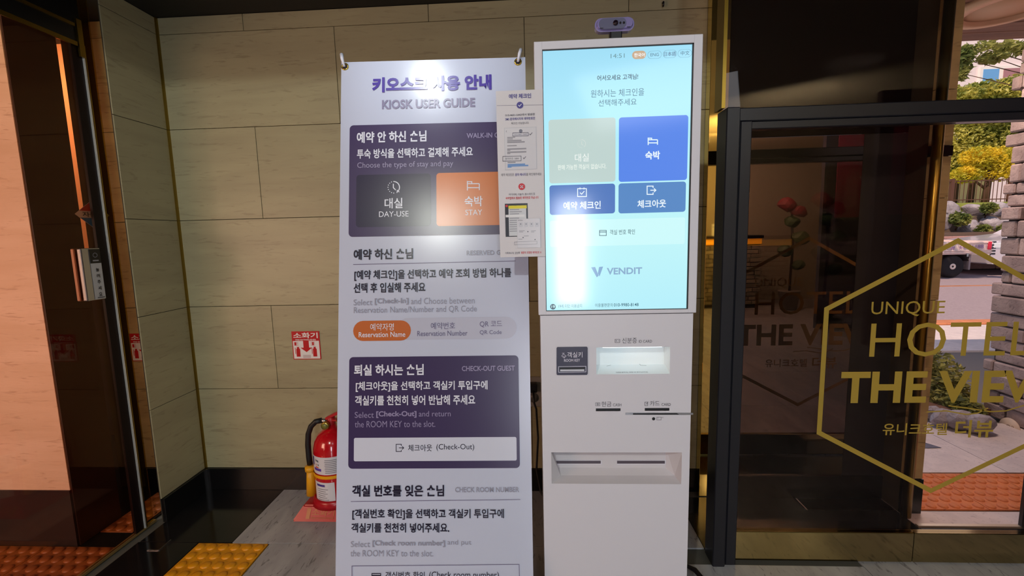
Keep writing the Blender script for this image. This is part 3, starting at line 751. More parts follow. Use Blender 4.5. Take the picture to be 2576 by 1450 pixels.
# ID card pocket
b = bmesh.new()
x0,x1,z0,z1 = idb; dp = .055; zi = z0+.0
quad(b,(x0,KY,z0),(x1,KY,z0),(x1,KY+dp,z0+.012),(x0,KY+dp,z0+.012))
quad(b,(x1,KY,z0),(x1,KY,z1),(x1,KY+dp,z1),(x1,KY+dp,z0+.012)); quad(b,(x0,KY,z1),(x0,KY,z0),(x0,KY+dp,z0+.012),(x0,KY+dp,z1))
quad(b,(x0,KY,z1),(x1,KY,z1),(x1,KY+dp,z1),(x0,KY+dp,z1)); quad(b,(x0,KY+dp,z0+.012),(x1,KY+dp,z0+.012),(x1,KY+dp,z1),(x0,KY+dp,z1))
idp = bm_ob('id_card_pocket', b, mat('pocket_white',(236,242,244),.4), ks)
FI = Face((x0,KY,z0),(1,0,0),(0,dp,.012))
pts = [[(1526,922),(1537,920)],[(1537,916),(1563,916),(1568,912),(1577,912),(1580,915),(1606,915),(1612,920)],[(1612,920),(1626,921)]]
line(FI, pts, 1.2, ink((140,144,150)), idp, .0008, name='card_outline')
text(FI,'신분증을 올려주세요. 앞면을 위로 향하게 놓아주세요',1549,1630,937.5,3,ink((90,92,98)),idp,.0008)
# LED strip lights inside the pocket roof
box('pocket_lamp', x0+.02,x1-.02, KY+.012,KY+.02, z1-.004,z1-.001, mat('led_strip',(255,255,255),.5,emit=(225,245,255),strength=3.), idp)
# tray pocket with sloping floor and slanted right side
b = bmesh.new(); x0,x1,z0,z1 = tray; dp = .05
zb = at_y(1550,1177,KY+dp).z; xr = at_y(1674,1177,KY+dp).x; zm = at_y(1550,1197,KY+.03).z
xq = at_y(1697,1197,KY+.03).x; xp = at_y(1410,1197,KY+.03).x; zt_ = z1-.006
A1,A2,A3,A4 = (x0,KY,z1),(x1,KY,z1),(x1,KY,z0),(x0,KY,z0)
B1,B2,B3,B4 = (x0+.003,KY+dp,zt_),(xr,KY+dp,zt_),(xr,KY+dp,zb),(x0+.003,KY+dp,zb)
C3,C4 = (xq,KY+.03,zm),(xp,KY+.03,zm)
quad(b,A1,A2,B2,B1); quad(b,B4,B3,B2,B1); quad(b,B4,B3,C3,C4); quad(b,C4,C3,A3,A4)
b.faces.new([b.verts.new(q) for q in (A3,C3,A2)]); quad(b,C3,B3,B2,A2)
b.faces.new([b.verts.new(q) for q in (A4,C4,A1)]); quad(b,C4,B4,B1,A1)
tp = bm_ob('receipt_tray', b, mat('tray_grey',(204,200,206),.45), ks)
FT = Face((x0,KY+dp,z1-.008),(1,0,0),(0,0,1))
for xa, xb in ((1390,1512),(1551,1673)):
    slab('slot_rim', FT, [(xa,1157.5),(xb+1.5,1157.5),(xb+1.5,1169),(xa,1169)], .003, M['kiosk'], tp, h0=.002)
    slab('slot_mouth', FT, [(xa+1,1159),(xb-1,1159),(xb-1,1166),(xa+1,1166)], .003, ink((84,76,86)), tp, h0=.0026)
# slots
for nm, h in (('cash_slot',cash),('card_slot',card)):
    box(nm, h[0],h[1], KY+.003,KY+.02, h[2],h[3], M['slot'], ks)
FK = Face((0,KY,1.0),(1,0,0),(0,0,1))
def kt(s,xa,xb,yc,h,m,bold=0.,parent=None): return text(FK,s,xa,xb,yc,h,m,parent or body,.0008,bold)
G1 = ink((92,90,98))
kt('신분증',1565,1602,857,14,G1); kt('ID CARD',1607,1640,859,7,G1)
line(FK,[(1547,854),(1559,854),(1559,862),(1547,862),(1547,854)],1,G1,body,.0008,name='card_icon'); kt('R =',1549,1558,858,4,G1)
kt('현금',1513,1538,1017,13,G1); kt('CASH',1542,1563,1019,7,G1)
line(FK,[[(1498,1014),(1509,1014),(1509,1021),(1498,1021),(1498,1014)]]+[circ(1503.5,1017.5,2,8)],.9,G1,body,.0008,name='cash_icon')
kt('카드',1635,1659,1015,13,G1); kt('CARD',1664,1687,1018,7,G1)
line(FK,[(1629,1012),(1622,1012),(1622,1021),(1629,1021),(1629,1012)],1,G1,body,.0008,name='card_icon'); line(FK,[(1625,1015),(1627,1017),(1630,1011)],.9,G1,body,.0008,name='card_icon')
# mirrored split line with reader lip
slab('reader_lip', FK, [(1573,1038.5),(1743,1038.5),(1743,1043.5),(1573,1043.5)], .002, M['steel'], ks, h0=.0022)
slab('reader_mouth', FK, [(1592,1039.5),(1702,1039.3),(1708,1042.8),(1592,1043)], .002, M['slot'], ks, h0=.0026)
disc(FK,1644,1054,4,M['slot'],body,.0008,name='chip_mark')
line(FK,[(1652,1050),(1663,1050),(1663,1057),(1652,1057),(1652,1050)],.8,G1,body,.0008,name='card_icon'); line(FK,[(1654,1052),(1656,1052)],1,G1,body,.0008,name='card_icon'); kt('NFC',1664,1669,1051,2,G1)
# room key reader
slab('key_reader', FK, [(1400,876),(1402,873.5),(1476,872.5),(1478,875),(1478,940),(1476,943),(1402,943.5),(1400,941)], .004, ink((40,34,62)), ks, h0=.003)
kr = bpy.data.objects['key_reader']
FK2 = Face((0,KY-.003,1.0),(1,0,0),(0,0,1))
text(FK2,'객실키',1427,1465,893,14,ink((226,222,236)),kr,.0006)
text(FK2,'ROOM KEY',1419,1459,907,7,ink((206,202,220)),kr,.0006,.012)
line(FK2,[[(1413,896),(1417,891),(1424,896),(1419,901),(1413,896)],[(1417,896),(1421,899)],[(1414,889),(1420,889)]],1.1,ink((206,202,220)),kr,.0006,name='hand_icon')
line(FK2,[(1405,923),(1474,922),(1474,936),(1405,937),(1405,923)],1.5,ink((190,188,206)),kr,.0006,name='slot_outline')
patch(FK2,1408,925,1471,930,0,M['slot'],kr,.0006,name='key_slot'); patch(FK2,1409,930,1470,934,0,ink((196,198,210)),kr,.0008,name='key_slot_lip')
# side details
tube('side_lock', [(bx1,KY+.03,.985),(bx1+.004,KY+.03,.985)], .006, M['steel'], ks, n=10)
# ---- screen display
m = bpy.data.materials.new('touch_display'); m.use_nodes = True; t = m.node_tree; N = t.nodes; K = t.links
bs = N['Principled BSDF']; bs.inputs['Base Color'].default_value = (.003,.003,.003,1); bs.inputs['Roughness'].default_value = .1
tc = N.new('ShaderNodeTexCoord'); sx = N.new('ShaderNodeSeparateXYZ'); K.new(tc.outputs['Object'], sx.inputs[0])
mr = N.new('ShaderNodeMapRange'); mr.inputs[1].default_value = scr[2]; mr.inputs[2].default_value = scr[3]; K.new(sx.outputs['Z'], mr.inputs[0])
rp = N.new('ShaderNodeValToRGB'); e = rp.color_ramp.elements; e[0].color = (*L((184,240,252)),1); e[1].color = (*L((160,222,246)),1)
n_ = rp.color_ramp.elements.new(.3); n_.color = (*L((194,246,250)),1); n_ = rp.color_ramp.elements.new(.6); n_.color = (*L((182,240,250)),1); n_ = rp.color_ramp.elements.new(.85); n_.color = (*L((170,230,250)),1)
K.new(mr.outputs[0], rp.inputs[0]); K.new(rp.outputs[0], bs.inputs['Emission Color']); bs.inputs['Emission Strength'].default_value = 1.
dsp = box('display', scr[0],scr[1], KY+.004,KY+.012, scr[2],scr[3], m, ks)
FSc = Face((0,KY+.004,1.0),(1,0,0),(0,0,1))
def sp_(x0,y0,x1,y1,r,c,lay=.0006): return patch(FSc,x0,y0,x1,y1,r,glow(c),dsp,lay,name='button')
def stx(s,xa,xb,yc,h,c,bold=0.): return text(FSc,s,xa,xb,yc,h,glow(c),dsp,.0014,bold)
def sl(p,wd,c,nm='icon',lay=.0013): return line(FSc,p,wd,glow(c),dsp,lay,name=nm)
stx('14:51',1536,1571,141,11,(110,150,160))
sp_(1590,129,1625,148,10,(200,170,140)); stx('한국어',1595,1622,139,10,(250,250,250),.02)
def pill(x0,x1,yc,h):
    a_ = FSc.uv(x0,yc-h/2); c_ = FSc.uv(x1,yc+h/2); P = rr_pts(a_[0],c_[1],c_[0],a_[1],(a_[1]-c_[1])/2)
    vs = [FSc.w(u,v,.0008) for u,v in P]; k = len(vs); cu=(a_[0]+c_[0])/2; cv=(a_[1]+c_[1])/2; s = .0005
    vs += [FSc.w(u+(s if u<cu else -s), v+(s if v<cv else -s),.0008) for u,v in P]
    mk('button_outline', vs, [(i,(i+1)%k,(i+1)%k+k,i+k) for i in range(k)], glow((110,150,165)), dsp)
for a_, c_, y_ in ((1629,1664,138),(1668,1702,136),(1705,1740,134.5)): pill(a_,c_,y_,18)
stx('ENG',1636,1657,138,8,(90,120,140)); stx('日本語',1670,1700,136,11,(90,110,140),.004); stx('中文',1712,1734,134,11,(80,110,130))
stx('어서오세요 고객님!',1502,1605,195,14,(50,70,80),.012)
stx('원하시는 체크인을',1486,1620,234,19,(60,96,110),-.004); stx('선택해주세요',1505,1601,258,17,(60,96,110),-.004)
sp_(1380,302,1548,457,7,(192,212,208)); sp_(1557,296,1728,453,7,(90,136,234))
sp_(1382,467,1547,537,7,(84,122,190)); sp_(1556,462,1724,533,7,(90,138,198))
sp_(1383,556,1722,614,5,(206,250,252))
for k in range(9):
    a_ = PI*.5+PI*k/8; disc(FSc,1463+10*math.cos(a_),362+10*math.sin(a_),.8,glow((214,222,216)),dsp,.0013,name='icon_dot')
sl(circ(1463,362,10,10,-PI/2,PI*.3),1.2,(214,222,216)); sl([(1463,356),(1463,363),(1467,366)],1.2,(214,222,216))
stx('대실',1446,1481,397,20,(240,246,242),.004); stx('판매 가능한 객실이 없습니다.',1403,1525,420,13,(240,248,240),.008)
bed(FSc,1642,356,.78,glow((226,246,252)),dsp,.0013,2.6); stx('숙박',1623,1660,391,21,(236,248,255),.03)
sl([[(1453,475),(1475,475),(1475,495),(1453,495),(1453,475)],[(1459,472),(1459,477)],[(1469,472),(1469,477)],[(1459,485),(1463,489),(1470,481)]],2,(230,244,252))
stx('예약 체크인',1417,1511,517,20,(232,244,252),.022)
sl(DOOR(1638,479,1.15),2.4,(230,244,252)); stx('체크아웃',1603,1675,513,20,(232,244,252),.022)
sl([(1508,580),(1525,580),(1525,593),(1508,593),(1508,580)],1.4,(40,70,90)); sl([(1508,584),(1525,584)],1.6,(40,70,90)); stx('객실 번호 확인',1534,1597,584,13,(50,80,96),.0)
stx('VENDIT',1526,1615,682,17,(142,176,208),.03)
for P in ([(1487,673),(1497,672),(1506,694),(1501,698)],[(1507,672),(1517,671),(1508,696),(1504,688)]): poly(FSc,P,glow((130,168,206)),dsp,.0012,name='logo_mark')
disc(FSc,1391,772,7,glow((60,84,96)),dsp,.0012); stx('19',1387,1396,772,7,(206,246,250),.02)
stx('19세 미만 이용금지',1405,1464,770,9,(80,110,124)); stx('이용불편문의',1497,1541,768,9,(70,100,116)); stx('010-9980-8148',1544,1606,767,8,(50,90,110),.006)

# ---- webcam on the kiosk top
wc = root('webcam', (.228,KY+.03,zt), 'small webcam with glossy violet housing clipped on top of the kiosk', 'webcam')
WM = mat('glossy_violet',(176,164,226),.08,.55,coat=1.)
wy = KY+.02
p0, p1 = at_y(1505,62,wy), at_y(1589,56,wy); wz = (p0.z+p1.z)/2; wx0, wx1 = at_y(1497,60,wy).x, at_y(1597,57,wy).x
hh_ = .0175
def pillbody(x0,x1,y0,y1,zc,h,m,parent,name,bev):
    b = bmesh.new(); P = rr_pts(x0,zc-h,x1,zc+h,h*.98,10); n = len(P)
    f = [b.verts.new((x,y0,z)) for x,z in P]; k = [b.verts.new((x,y1,z)) for x,z in P]
    b.faces.new(f); b.faces.new(k[::-1])
    for i in range(n): b.faces.new((f[i],k[i],k[(i+1)%n],f[(i+1)%n]))
    bmesh.ops.recalc_face_normals(b, faces=b.faces)
    es = [e for e in b.edges if (e.verts[0] in f and e.verts[1] in f) or (e.verts[0] in k and e.verts[1] in k)]
    bmesh.ops.bevel(b, geom=es, offset=bev, segments=3, affect='EDGES')
    return bm_ob(name, b, m, parent, smooth=False)
hs_ = pillbody(wx0,wx1,wy,wy+.028,wz,hh_,WM,wc,'housing',.006)
pillbody(wx0+.010,wx1-.022,wy-.0012,wy+.002,wz,hh_*.78,mat('webcam_face',(96,96,122),.2),wc,'face_plate',.0008)
lx = at_y(1548,58,wy).x
lathe('lens', [(.0066,-.004),(.0066,0)], (lx,wy-.001,wz), mat('lens_glass',(30,16,26),.05), wc, axis='y', n=20)
for q in (1560,1569): lathe('sensor', [(.0027,-.002),(.0027,0)], (at_y(q,58,wy).x,wy-.001,wz), M['slot'], wc, axis='y', n=12)
for q in (1513,1581):
    xq = at_y(q,68,wy).x; box('microphone_slot', xq-.0045,xq+.0045, wy-.002,wy, wz-.0115,wz-.0100, M['slot'], wc)
b = bmesh.new(); boxbm(b,.213,.245,wy+.006,wy+.03,zt+.0005,wz-hh_+.003,.003); boxbm(b,.213,.247,wy+.0,wy+.05,zt+.0003,zt+.006,.002)
bm_ob('mount_clip', b, M['slot'], wc)

# ---- small check-in card board fixed to the kiosk edge
CY = KY-.006
FC = Face((0,CY,1.0),(1,0,0),(0,0,1))
cdp = [(1248,229),(1366,225),(1371,645),(1258,648)]
a_, b_, c_, d_ = [FC.uv(*p) for p in cdp]
cu0 = (a_[0]+d_[0])/2; cu1 = (b_[0]+c_[0])/2; ct = (a_[1]+b_[1])/2; cbm = (c_[1]+d_[1])/2
cr = root('instruction_card', (cu0,CY,1.0+cbm), 'narrow white check-in instruction card overlapping the left edge of the kiosk', 'card')
cbd = box('board', cu0,cu1, CY,CY+.0055, 1.0+cbm,1.0+ct, M['card'], cr)
def ct_(s,xa,xb,yc,h,m,bold=0.,lay=.0012): return text(FC,s,xa,xb,yc,h,m,cbd,lay,bold)
def cp(x0,y0,x1,y1,m,r=0,lay=.0006,nm='printed_panel'): return patch(FC,x0,y0,x1,y1,r,m,cbd,lay,name=nm)
BL_, RD_, TX = ink((62,52,140)), ink((200,50,56)), ink((100,98,108))
ct_('예약 체크인',1280,1336,242,12,BL_,.02)
line(FC,[(1250,266),(1366,264)],.9,ink((130,128,150)),cbd,.0006)
disc(FC,1308,265,8.5,BL_,cbd,.0012); line(FC,[(1304,265),(1307,268),(1312,262)],1.6,WHT,cbd,.0016,name='tick_mark')
ct_('010-4601-5442에서 발송된',1271,1345,289,6,ink((80,78,90)),.01)
ct_('SMS 문자메시지의 예약번호만',1271,1346,299,7,BL_,.015)
ct_('체크인 가능합니다.',1286,1331,310,6,TX)
cp(1268,322,1351,426,ink((196,196,206))); cp(1269.5,323.5,1349.5,424.5,ink((212,210,218)),lay=.0009)
disc(FC,1310,330,4.5,ink((120,122,140)),cbd,.0012); line(FC,[(1275,329),(1273,331),(1275,333)],.7,TX,cbd,.0012)
line(FC,[(1290,335),(1329,334),(1329,342),(1290,343),(1290,335)],1.,ink((60,60,90)),cbd,.0016); ct_('010-4601-5442',1294,1326,338.6,4,ink((110,110,140)))
for x_,y_ in ((1335,337),(1319,397)): line(FC,[(x_-3,y_),(x_-1,y_+3),(x_+4,y_-3)],1.1,DK,cbd,.0016,name='tick_mark')
for k,(w_,y_) in enumerate(((20,346),(14,350),(36,354),(44,358),(24,367),(48,375),(8,379),(48,383),(8,387))): cp(1276,y_-.9,1276+w_,y_+.9,ink((150,148,158)),lay=.0013,nm='text_line')
line(FC,[(1265,394),(1311,393),(1311,405),(1265,406),(1265,394)],1.,ink((60,60,80)),cbd,.0016); ct_('예약번호: 5884',1271,1305,399.5,6,TX)
for w_,y_,x_ in ((20,409,0),(44,414,0),(52,417.5,0),(10,421,0)): cp(1277,y_-.9,1277+w_,y_+.9,ink((110,150,206) if y_>410 else (140,140,150)),lay=.0013,nm='text_line')
ct_('예약 체크인은',1261,1293,440,7,TX); ct_('문자 메시지',1296,1323,439.5,7,BL_,.015); ct_('를 확인해주세요',1324,1362,438.5,7,TX)
disc(FC,1312.5,470,8.5,ink((200,42,54)),cbd,.0012); line(FC,[[(1309,466.5),(1316,473.5)],[(1316,466.5),(1309,473.5)]],1.6,WHT,cbd,.0016,name='cross_mark')
ct_('여기어때, 야놀자, 꿀스테이 등',1280,1346,489,6,TX); ct_('숙박앱에서 발송된 예약번호 아닙니다',1272,1355,498,7,RD_,.015)
cp(1270,513,1329,595,ink((38,36,46))); cp(1279,518,1325,593,ink((206,208,214)),lay=.0009); cp(1279,518,1325,524.5,ink((226,212,36)),lay=.0012)
disc(FC,1274.5,518.5,3.2,ink((200,50,54)),cbd,.0014)
for k in range(11): cp(1282,527+k*5.4,1282+24+(k*7)%14,528.4+k*5.4,ink((150,150,160)),lay=.0012,nm='text_line')
cp(1272,541,1320,546,ink((226,226,230)),lay=.0015); cp(1300,551,1360,623,ink((196,196,204)),lay=.0016); cp(1300.8,551.8,1359.2,622.2,ink((212,210,218)),lay=.0019)
for k in range(4): cp(1305+13.5*k,560,1315+13.5*k,571,ink((198,198,208)),lay=.0022,nm='menu_tile'); disc(FC,1310+13.5*k,564,1.2,ink((70,70,84)),cbd,.0025)
ct_('예약정보',1303,1315,555,3,TX,lay=.0025)
for x_,y_,w_ in ((1306,581,14),(1306,584,10),(1336,581,12),(1336,584,8),(1318,594,12),(1304,602,10)): cp(x_,y_-.6,x_+w_,y_+.6,ink((160,160,170)),lay=.0022,nm='text_line')
for x_,y_ in ((1328,583),(1316,598),(1346,603)): disc(FC,x_,y_,1.4,ink((70,70,84)),cbd,.0025)
line(FC,[(1294,609),(1351,607),(1351,614),(1294,616),(1294,609)],.8,ink((160,160,172)),cbd,.0024)
ct_('카톡메시지, 알림톡',1271,1308,637,6,TX); ct_('병문의 포함된 예약번호 X',1311,1362,635.5,6,RD_,.015)

# dark bag and cable on floor right of the kiosk
bg_ = root('cable_bundle', (.62,1.75,0), 'dark power cable looped on the floor right of the kiosk', 'cable')
c0 = at_z(1748,1440,.012)
tube('cable', [(.45,1.45,.01),(c0.x-.03,c0.y+.04,.012),(c0.x,c0.y,.02),(c0.x+.02,c0.y-.05,.012),(c0.x-.02,c0.y-.12,.012)], .009, M['slot'], bg_, n=8)
hk = root('wall_hook', (.57,YB,2.24), 'tiny black hook on the back wall above and right of webcam', 'hook')
h_ = at_y(1667,11,YB)
tube('hook', [(h_.x,YB-.001,h_.z+.005),(h_.x,YB-.012,h_.z+.004),(h_.x,YB-.014,h_.z-.008),(h_.x,YB-.008,h_.z-.012)], .004, M['slot'], hk, n=8)

def rock(name, c, r, m, parent, seed, sub=3):
    rnd = random.Random(seed); b = bmesh.new(); bmesh.ops.create_icosphere(b, subdivisions=sub, radius=1)
    ax = [Vector((rnd.uniform(-1,1),rnd.uniform(-1,1),rnd.uniform(-1,1))).normalized() for _ in range(9)]; th = [rnd.uniform(.62,.9) for _ in ax]
    for v in b.verts:
        p = v.co.copy()
        for a_, t_ in zip(ax,th):
            d = p.dot(a_)
            if d > t_: p -= a_*(d-t_)*.85
        v.co = Vector((p.x*r[0],p.y*r[1],p.z*r[2]))+Vector(c)
    return bm_ob(name, b, m, parent, smooth=False)
# ================================================================== BEHIND THE CAMERA (seen in the dark and gold mirrors)
struct(box('wall_front', -3.0,5.2, -4.12,-4.06, 0,2.62, mat('front_wall_cream',(150,140,120),.6)))
struct(box('wall_far_right', 5.14,5.2, -4.06,1.25, 0,2.62, mat('side_wall_cream',(120,112,100),.6)))
struct(box('wall_lobby_right', 2.25,5.2, 1.22,1.29, 0,2.62, M['blackwall']))
rc = root('reception_counter', (2.8,-3.2,0), 'long reception counter faced with grey bricks under a lit orange ledge', 'counter')
box('core', 1.9,3.58, -3.9,-3.215, 0,1.10, mat('counter_core',(40,34,32),.7), rc)
box('ledge', 1.85,3.62, -3.92,-3.17, 1.12,1.17, M['slot'], rc, bev=.004)
box('light_band', 1.9,3.60, -3.205,-3.19, 1.03,1.115, mat('lit_orange',(230,160,40),.5,emit=(236,160,30),strength=.9), rc)
BR = stone('grey_brick',(150,142,122),(110,104,92),(60,56,50),ns=12,rough=.8,bump=.004,vary=.25)
bz = .06
while bz < 1.0:
    x = 1.92 - random.random()*.15; hgt = .062
    while x < 3.58:
        ln = .16+random.random()*.12; xa = max(x,1.9)
        if xa+.03 < min(x+ln,3.6): box('brick', xa+.005,min(x+ln,3.6)-.005, -3.214,-3.19+random.random()*.015, bz+.004,bz+hgt, BR, rc, bev=.004)
        x += ln
    bz += .068
nt_ = root('counter_notice', (2.95,-3.3,1.17), 'small white printed notice standing on the reception counter', 'notice')
box('sheet', 2.86,3.0, -3.30,-3.296, 1.17,1.36, ink((214,216,206)), nt_); box('blue_line', 2.87,2.99, -3.2955,-3.294, 1.31,1.318, ink((60,110,140)), nt_)
struct(box('wall_partition', 3.52,5.14, -1.66,-1.60, 0,2.62, mat('partition_dark',(44,38,44),.5)))
pb = root('wall_banner', (4.4,-1.6,1.2), 'magenta wall banner with white Korean letters reflected in the dark glass', 'banner')
box('sheet', 3.66,5.10, -1.599,-1.594, 1.38,2.42, mat('magenta_vinyl',(176,30,84),.5), pb)
FW = Face((4.4,-1.593,1.9),(-1,0,0),(0,0,1)); FW.n = Vector((0,1,0))
ltext(FW,'야놀자',0,-.06,.95,.26,ink((196,176,190)),pb,.002,.02); ltext(FW,'숙박은 프런트에서',0,.20,.85,.09,ink((180,150,170)),pb,.002)
pt = root('flower_stand', (3.95,-3.0,0), 'tall potted plant with dark red blooms reflected in the dark glass', 'plant')
lathe('pot', [(.11,0),(.15,.28),(.16,.30),(.13,.30)], (3.95,-3.0,0), mat('pot_grey',(120,116,110),.6), pt, n=24)
tube('stem', [(3.95,-3.0,.25),(3.97,-3.0,.9),(3.93,-3.0,1.6)], .018, M['wood'], pt, n=8)
for k,(dx,dz,rr,c) in enumerate(((-.10,1.62,.15,(120,20,34)),(.08,1.52,.14,(110,18,30)),(-.02,1.36,.13,(60,80,40)),(.12,1.12,.15,(70,84,44)),(-.1,.92,.12,(56,74,40)),(.1,.7,.11,(56,74,40)))):
    rock('bloom' if k < 2 else 'leaf_cluster', (3.95+dx,-2.98,dz), (rr,rr*.7,rr*.8), mat('bloom_%d'%k,c,.6), pt, 60+k, 2)

# ================================================================== OUTDOORS
gd = struct(box('ground', 1.3,40, 1.845,60, -.14,-.02, mat('sub_base',(120,112,108),.9)))
PV = stone('granite_paving', (228,214,210), (214,200,198), (160,144,142), ns=10, rough=.7, bump=.001, vary=.03)
def paver(x0,x1,y0,y1,nm='paving_slab'): return box(nm, x0+.002,x1-.002,y0+.002,y1-.002,-.03,0,PV,gd,bev=.001)
yy = 2.27
paver(1.60,2.9,1.85,1.945); paver(1.2,1.70,1.945,2.27)
for x0 in (1.2,1.8,2.4): paver(x0,x0+.6,2.27,2.87)
for x0 in (1.5,2.1,2.7,3.3,3.9,4.5,5.1): paver(x0,x0+.6,4.6,5.2); paver(x0,x0+.6,5.2,5.8)
for j in range(3):
    for x0 in (1.5,2.1): paver(x0,x0+.6,2.87+j*.58,2.87+(j+1)*.58)
for i in range(4): tactile(1.70+.3062*i,1.955,M['orange'],gd)
# kerb
KB = stone('kerb_stone',(214,140,96),(196,120,80),(120,80,60),ns=6,rough=.8,bump=.003,vary=.1)
for i in range(10): box('kerb_stone', 1.5+i*1.0,2.49+i*1.0, 5.82,6.05, -.05,.02, KB, gd, bev=.01)
road = struct(box('road', 1.0,40, 6.05,12.9, -.06,-.01, stone('asphalt',(176,158,160),(160,142,146),(120,106,110),ns=30,rough=.9,bump=.002,vary=0)))
box('centre_line', 1.0,40, 9.55,9.68, -.0099,-.006, ink((214,140,90)), road)
tri = struct(mk('paving_triangle', [at_z(*p,.003) for p in ((2318,1128),(2320,1112),(2370,1127))], [(0,1,2)], ink((96,96,120))))  # flat blue-grey triangle on the slabs
# far kerb wall
kw = root('low_kerb_wall', (12,13.3,0), 'long low concrete kerb wall below the boulders across the road', 'low wall')
CW = stone('concrete',(196,150,140),(176,132,124),(110,80,76),ns=4,rough=.9,bump=.004,vary=.05)
for i in range(6): box('block', 8.0+i*2.4,10.38+i*2.4, 13.0,13.4, 0,.92, CW, kw, bev=.02)
# boulders
struct(box('rock_bank', 8.4,24, 13.45,15.0, -.02,1.02, mat('bank_soil',(110,92,80),.95)))
struct(box('rock_bank_upper', 8.4,24, 14.6,15.0, 1.02,1.5, mat('bank_soil_upper',(110,92,80),.95)))
BLD = stone('boulder_rock',(176,168,172),(132,122,126),(84,70,68),ns=5,rough=.95,bump=.05,vary=.12)
bw = [(2362,560,48,40),(2405,545,40,34),(2440,572,44,36),(2485,562,34,30),(2525,575,46,38),(2566,560,40,38),(2385,526,46,34),(2446,528,46,34),(2503,528,44,34),(2553,527,44,34)]
for i,(x_,y_,w_,h__) in enumerate(bw):
    Yb = 14.05 if y_ > 540 else 14.75
    Yb += (.4 if y_ > 540 else .12)*(i%2); p = at_y(x_,y_,Yb); s = Yb/1121
    nm = ['large pale boulder','wide flat grey boulder','rounded grey boulder','small tilted boulder'][i%4]
    o = rock('boulder', p, (w_*s*.56,.3,h__*s*.56), BLD, None, i)
    px_ = ['leftmost lower','second lower','third lower','fourth lower','fifth lower','sixth lower','first upper','second upper','third upper','fourth upper'][i]
    tag(o, '%s in the %s place of the rock bank across the road' % (nm, px_), 'boulder', 'boulders of the bank across the road')
def leaves(name, blobs, n, size, m, parent=None, seed=1, long=2.2, kind=None, droop=.0):
    rnd = random.Random(seed); vs, fs = [], []
    for _ in range(n):
        c, r = rnd.choice(blobs); d = Vector((rnd.gauss(0,1),rnd.gauss(0,1),rnd.gauss(0,1))).normalized()*(rnd.random()**.4)
        p = Vector(c)+Vector((d.x*r[0],d.y*r[1],d.z*r[2]))
        a = Vector((rnd.gauss(0,1),rnd.gauss(0,1),rnd.gauss(0,.5)-droop)).normalized(); s = size*rnd.uniform(.6,1.3)
        bdir = a.cross(Vector((rnd.gauss(0,1),rnd.gauss(0,1),rnd.gauss(0,1)))).normalized(); nn = a.cross(bdir)*s*.12
        k = len(vs); vs += [p-a*s*.5, p+bdir*s/long*.5+nn, p+a*s*.5, p-bdir*s/long*.5+nn]; fs += [(k,k+1,k+2),(k,k+2,k+3)]
    return mk(name, vs, fs, m, parent, kind=kind)
def leafmat(name, c, c2):
    m = mat(name, c, .5); t = m.node_tree; N = t.nodes; K = t.links; b = N['Principled BSDF']
    tc = N.new('ShaderNodeTexCoord'); n1 = N.new('ShaderNodeTexNoise'); n1.inputs['Scale'].default_value = 1.6; K.new(tc.outputs['Object'], n1.inputs['Vector'])
    r = N.new('ShaderNodeValToRGB'); e = r.color_ramp.elements; e[0].position=.42; e[1].position=.58; e[0].color=(*L(c),1); e[1].color=(*L(c2),1)
    K.new(n1.outputs[0], r.inputs[0]); K.new(r.outputs[0], b.inputs['Base Color'])
    tl = N.new('ShaderNodeBsdfTranslucent'); K.new(r.outputs[0], tl.inputs[0]); mx = N.new('ShaderNodeMixShader'); mx.inputs[0].default_value = .4
    K.new(b.outputs[0], mx.inputs[1]); K.new(tl.outputs[0], mx.inputs[2]); K.new(mx.outputs[0], N['Material Output'].inputs[0])
    return m
GL, GY, GD = leafmat('green_leaves',(138,150,66),(214,206,104)), leafmat('yellow_leaves',(244,216,60),(206,200,66)), leafmat('dark_leaves',(110,126,62),(168,168,88))
def bush(x_,y_,Y,w_,label):
    p = at_y(x_,y_,Y); s = Y/1121*w_
    r = root('round_bush', (p.x,p.y,p.z-s*.6), label, 'bush', 'bushes on the rock bank')
    leaves('foliage', [(p,(s*.62,s*.6,s*.5))], 500, .14, GD, r, int(x_))
    tube('stem', [(p.x,p.y+.1,p.z-s*.5-.12),(p.x,p.y,p.z)], .02, M['wood'], r, n=6)
bush(2414,551,13.75,34,'dark round bush between the two leftmost boulders'); bush(2472,578,13.72,24,'small round bush just above the kerb wall middle')
bush(2528,578,13.72,24,'small round bush above the kerb wall right of another'); bush(2488,524,14.3,26,'loose bush at the top of the rock bank')
# grass ledge and fence
YF = 15.6
zf = at_y(2450,512,YF).z
gr = struct(box('grass_ledge', 9,26, 15.0,23, -.02,zf, mat('lawn',(150,160,70),.9)))
fn = root('metal_fence', (14,YF,zf), 'thin brown metal fence of upright bars above the rock bank', 'fence')
FNM = mat('fence_paint',(96,60,44),.6); zf1 = at_y(2450,452,YF).z
xf0, xf1 = at_y(2300,480,YF).x, at_y(2620,480,YF).x
for zq in (zf+.12,zf1-.04): box('rail', xf0,xf1, YF-.015,YF+.015, zq-.015,zq+.015, FNM, fn)
x = xf0; i = 0
while x < xf1:
    if i % 14 == 9: box('post', x-.05,x+.05, YF-.05,YF+.05, zf,zf1+.04, FNM, fn)
    else: box('bar', x-.007,x+.007, YF-.007,YF+.007, zf,zf1, FNM, fn)
    x += .13; i += 1
# yellow wall / hut behind the fence
hw_ = root('cream_outbuilding', (14,19,zf), 'cream outbuilding with darker doors behind the fence', 'building')
box('wall', 11.5,20, 21,21.4, zf,zf+2.0, mat('cream_render',(226,196,140),.8), hw_); box('roof', 11.3,20.2, 20.8,21.6, zf+2.0,zf+2.15, M['wood'], hw_)
for x_ in (13.6,15.0,16.6): box('door', x_,x_+.8, 20.95,21.0, zf,zf+1.8, mat('door_brown',(150,110,70),.7), hw_)
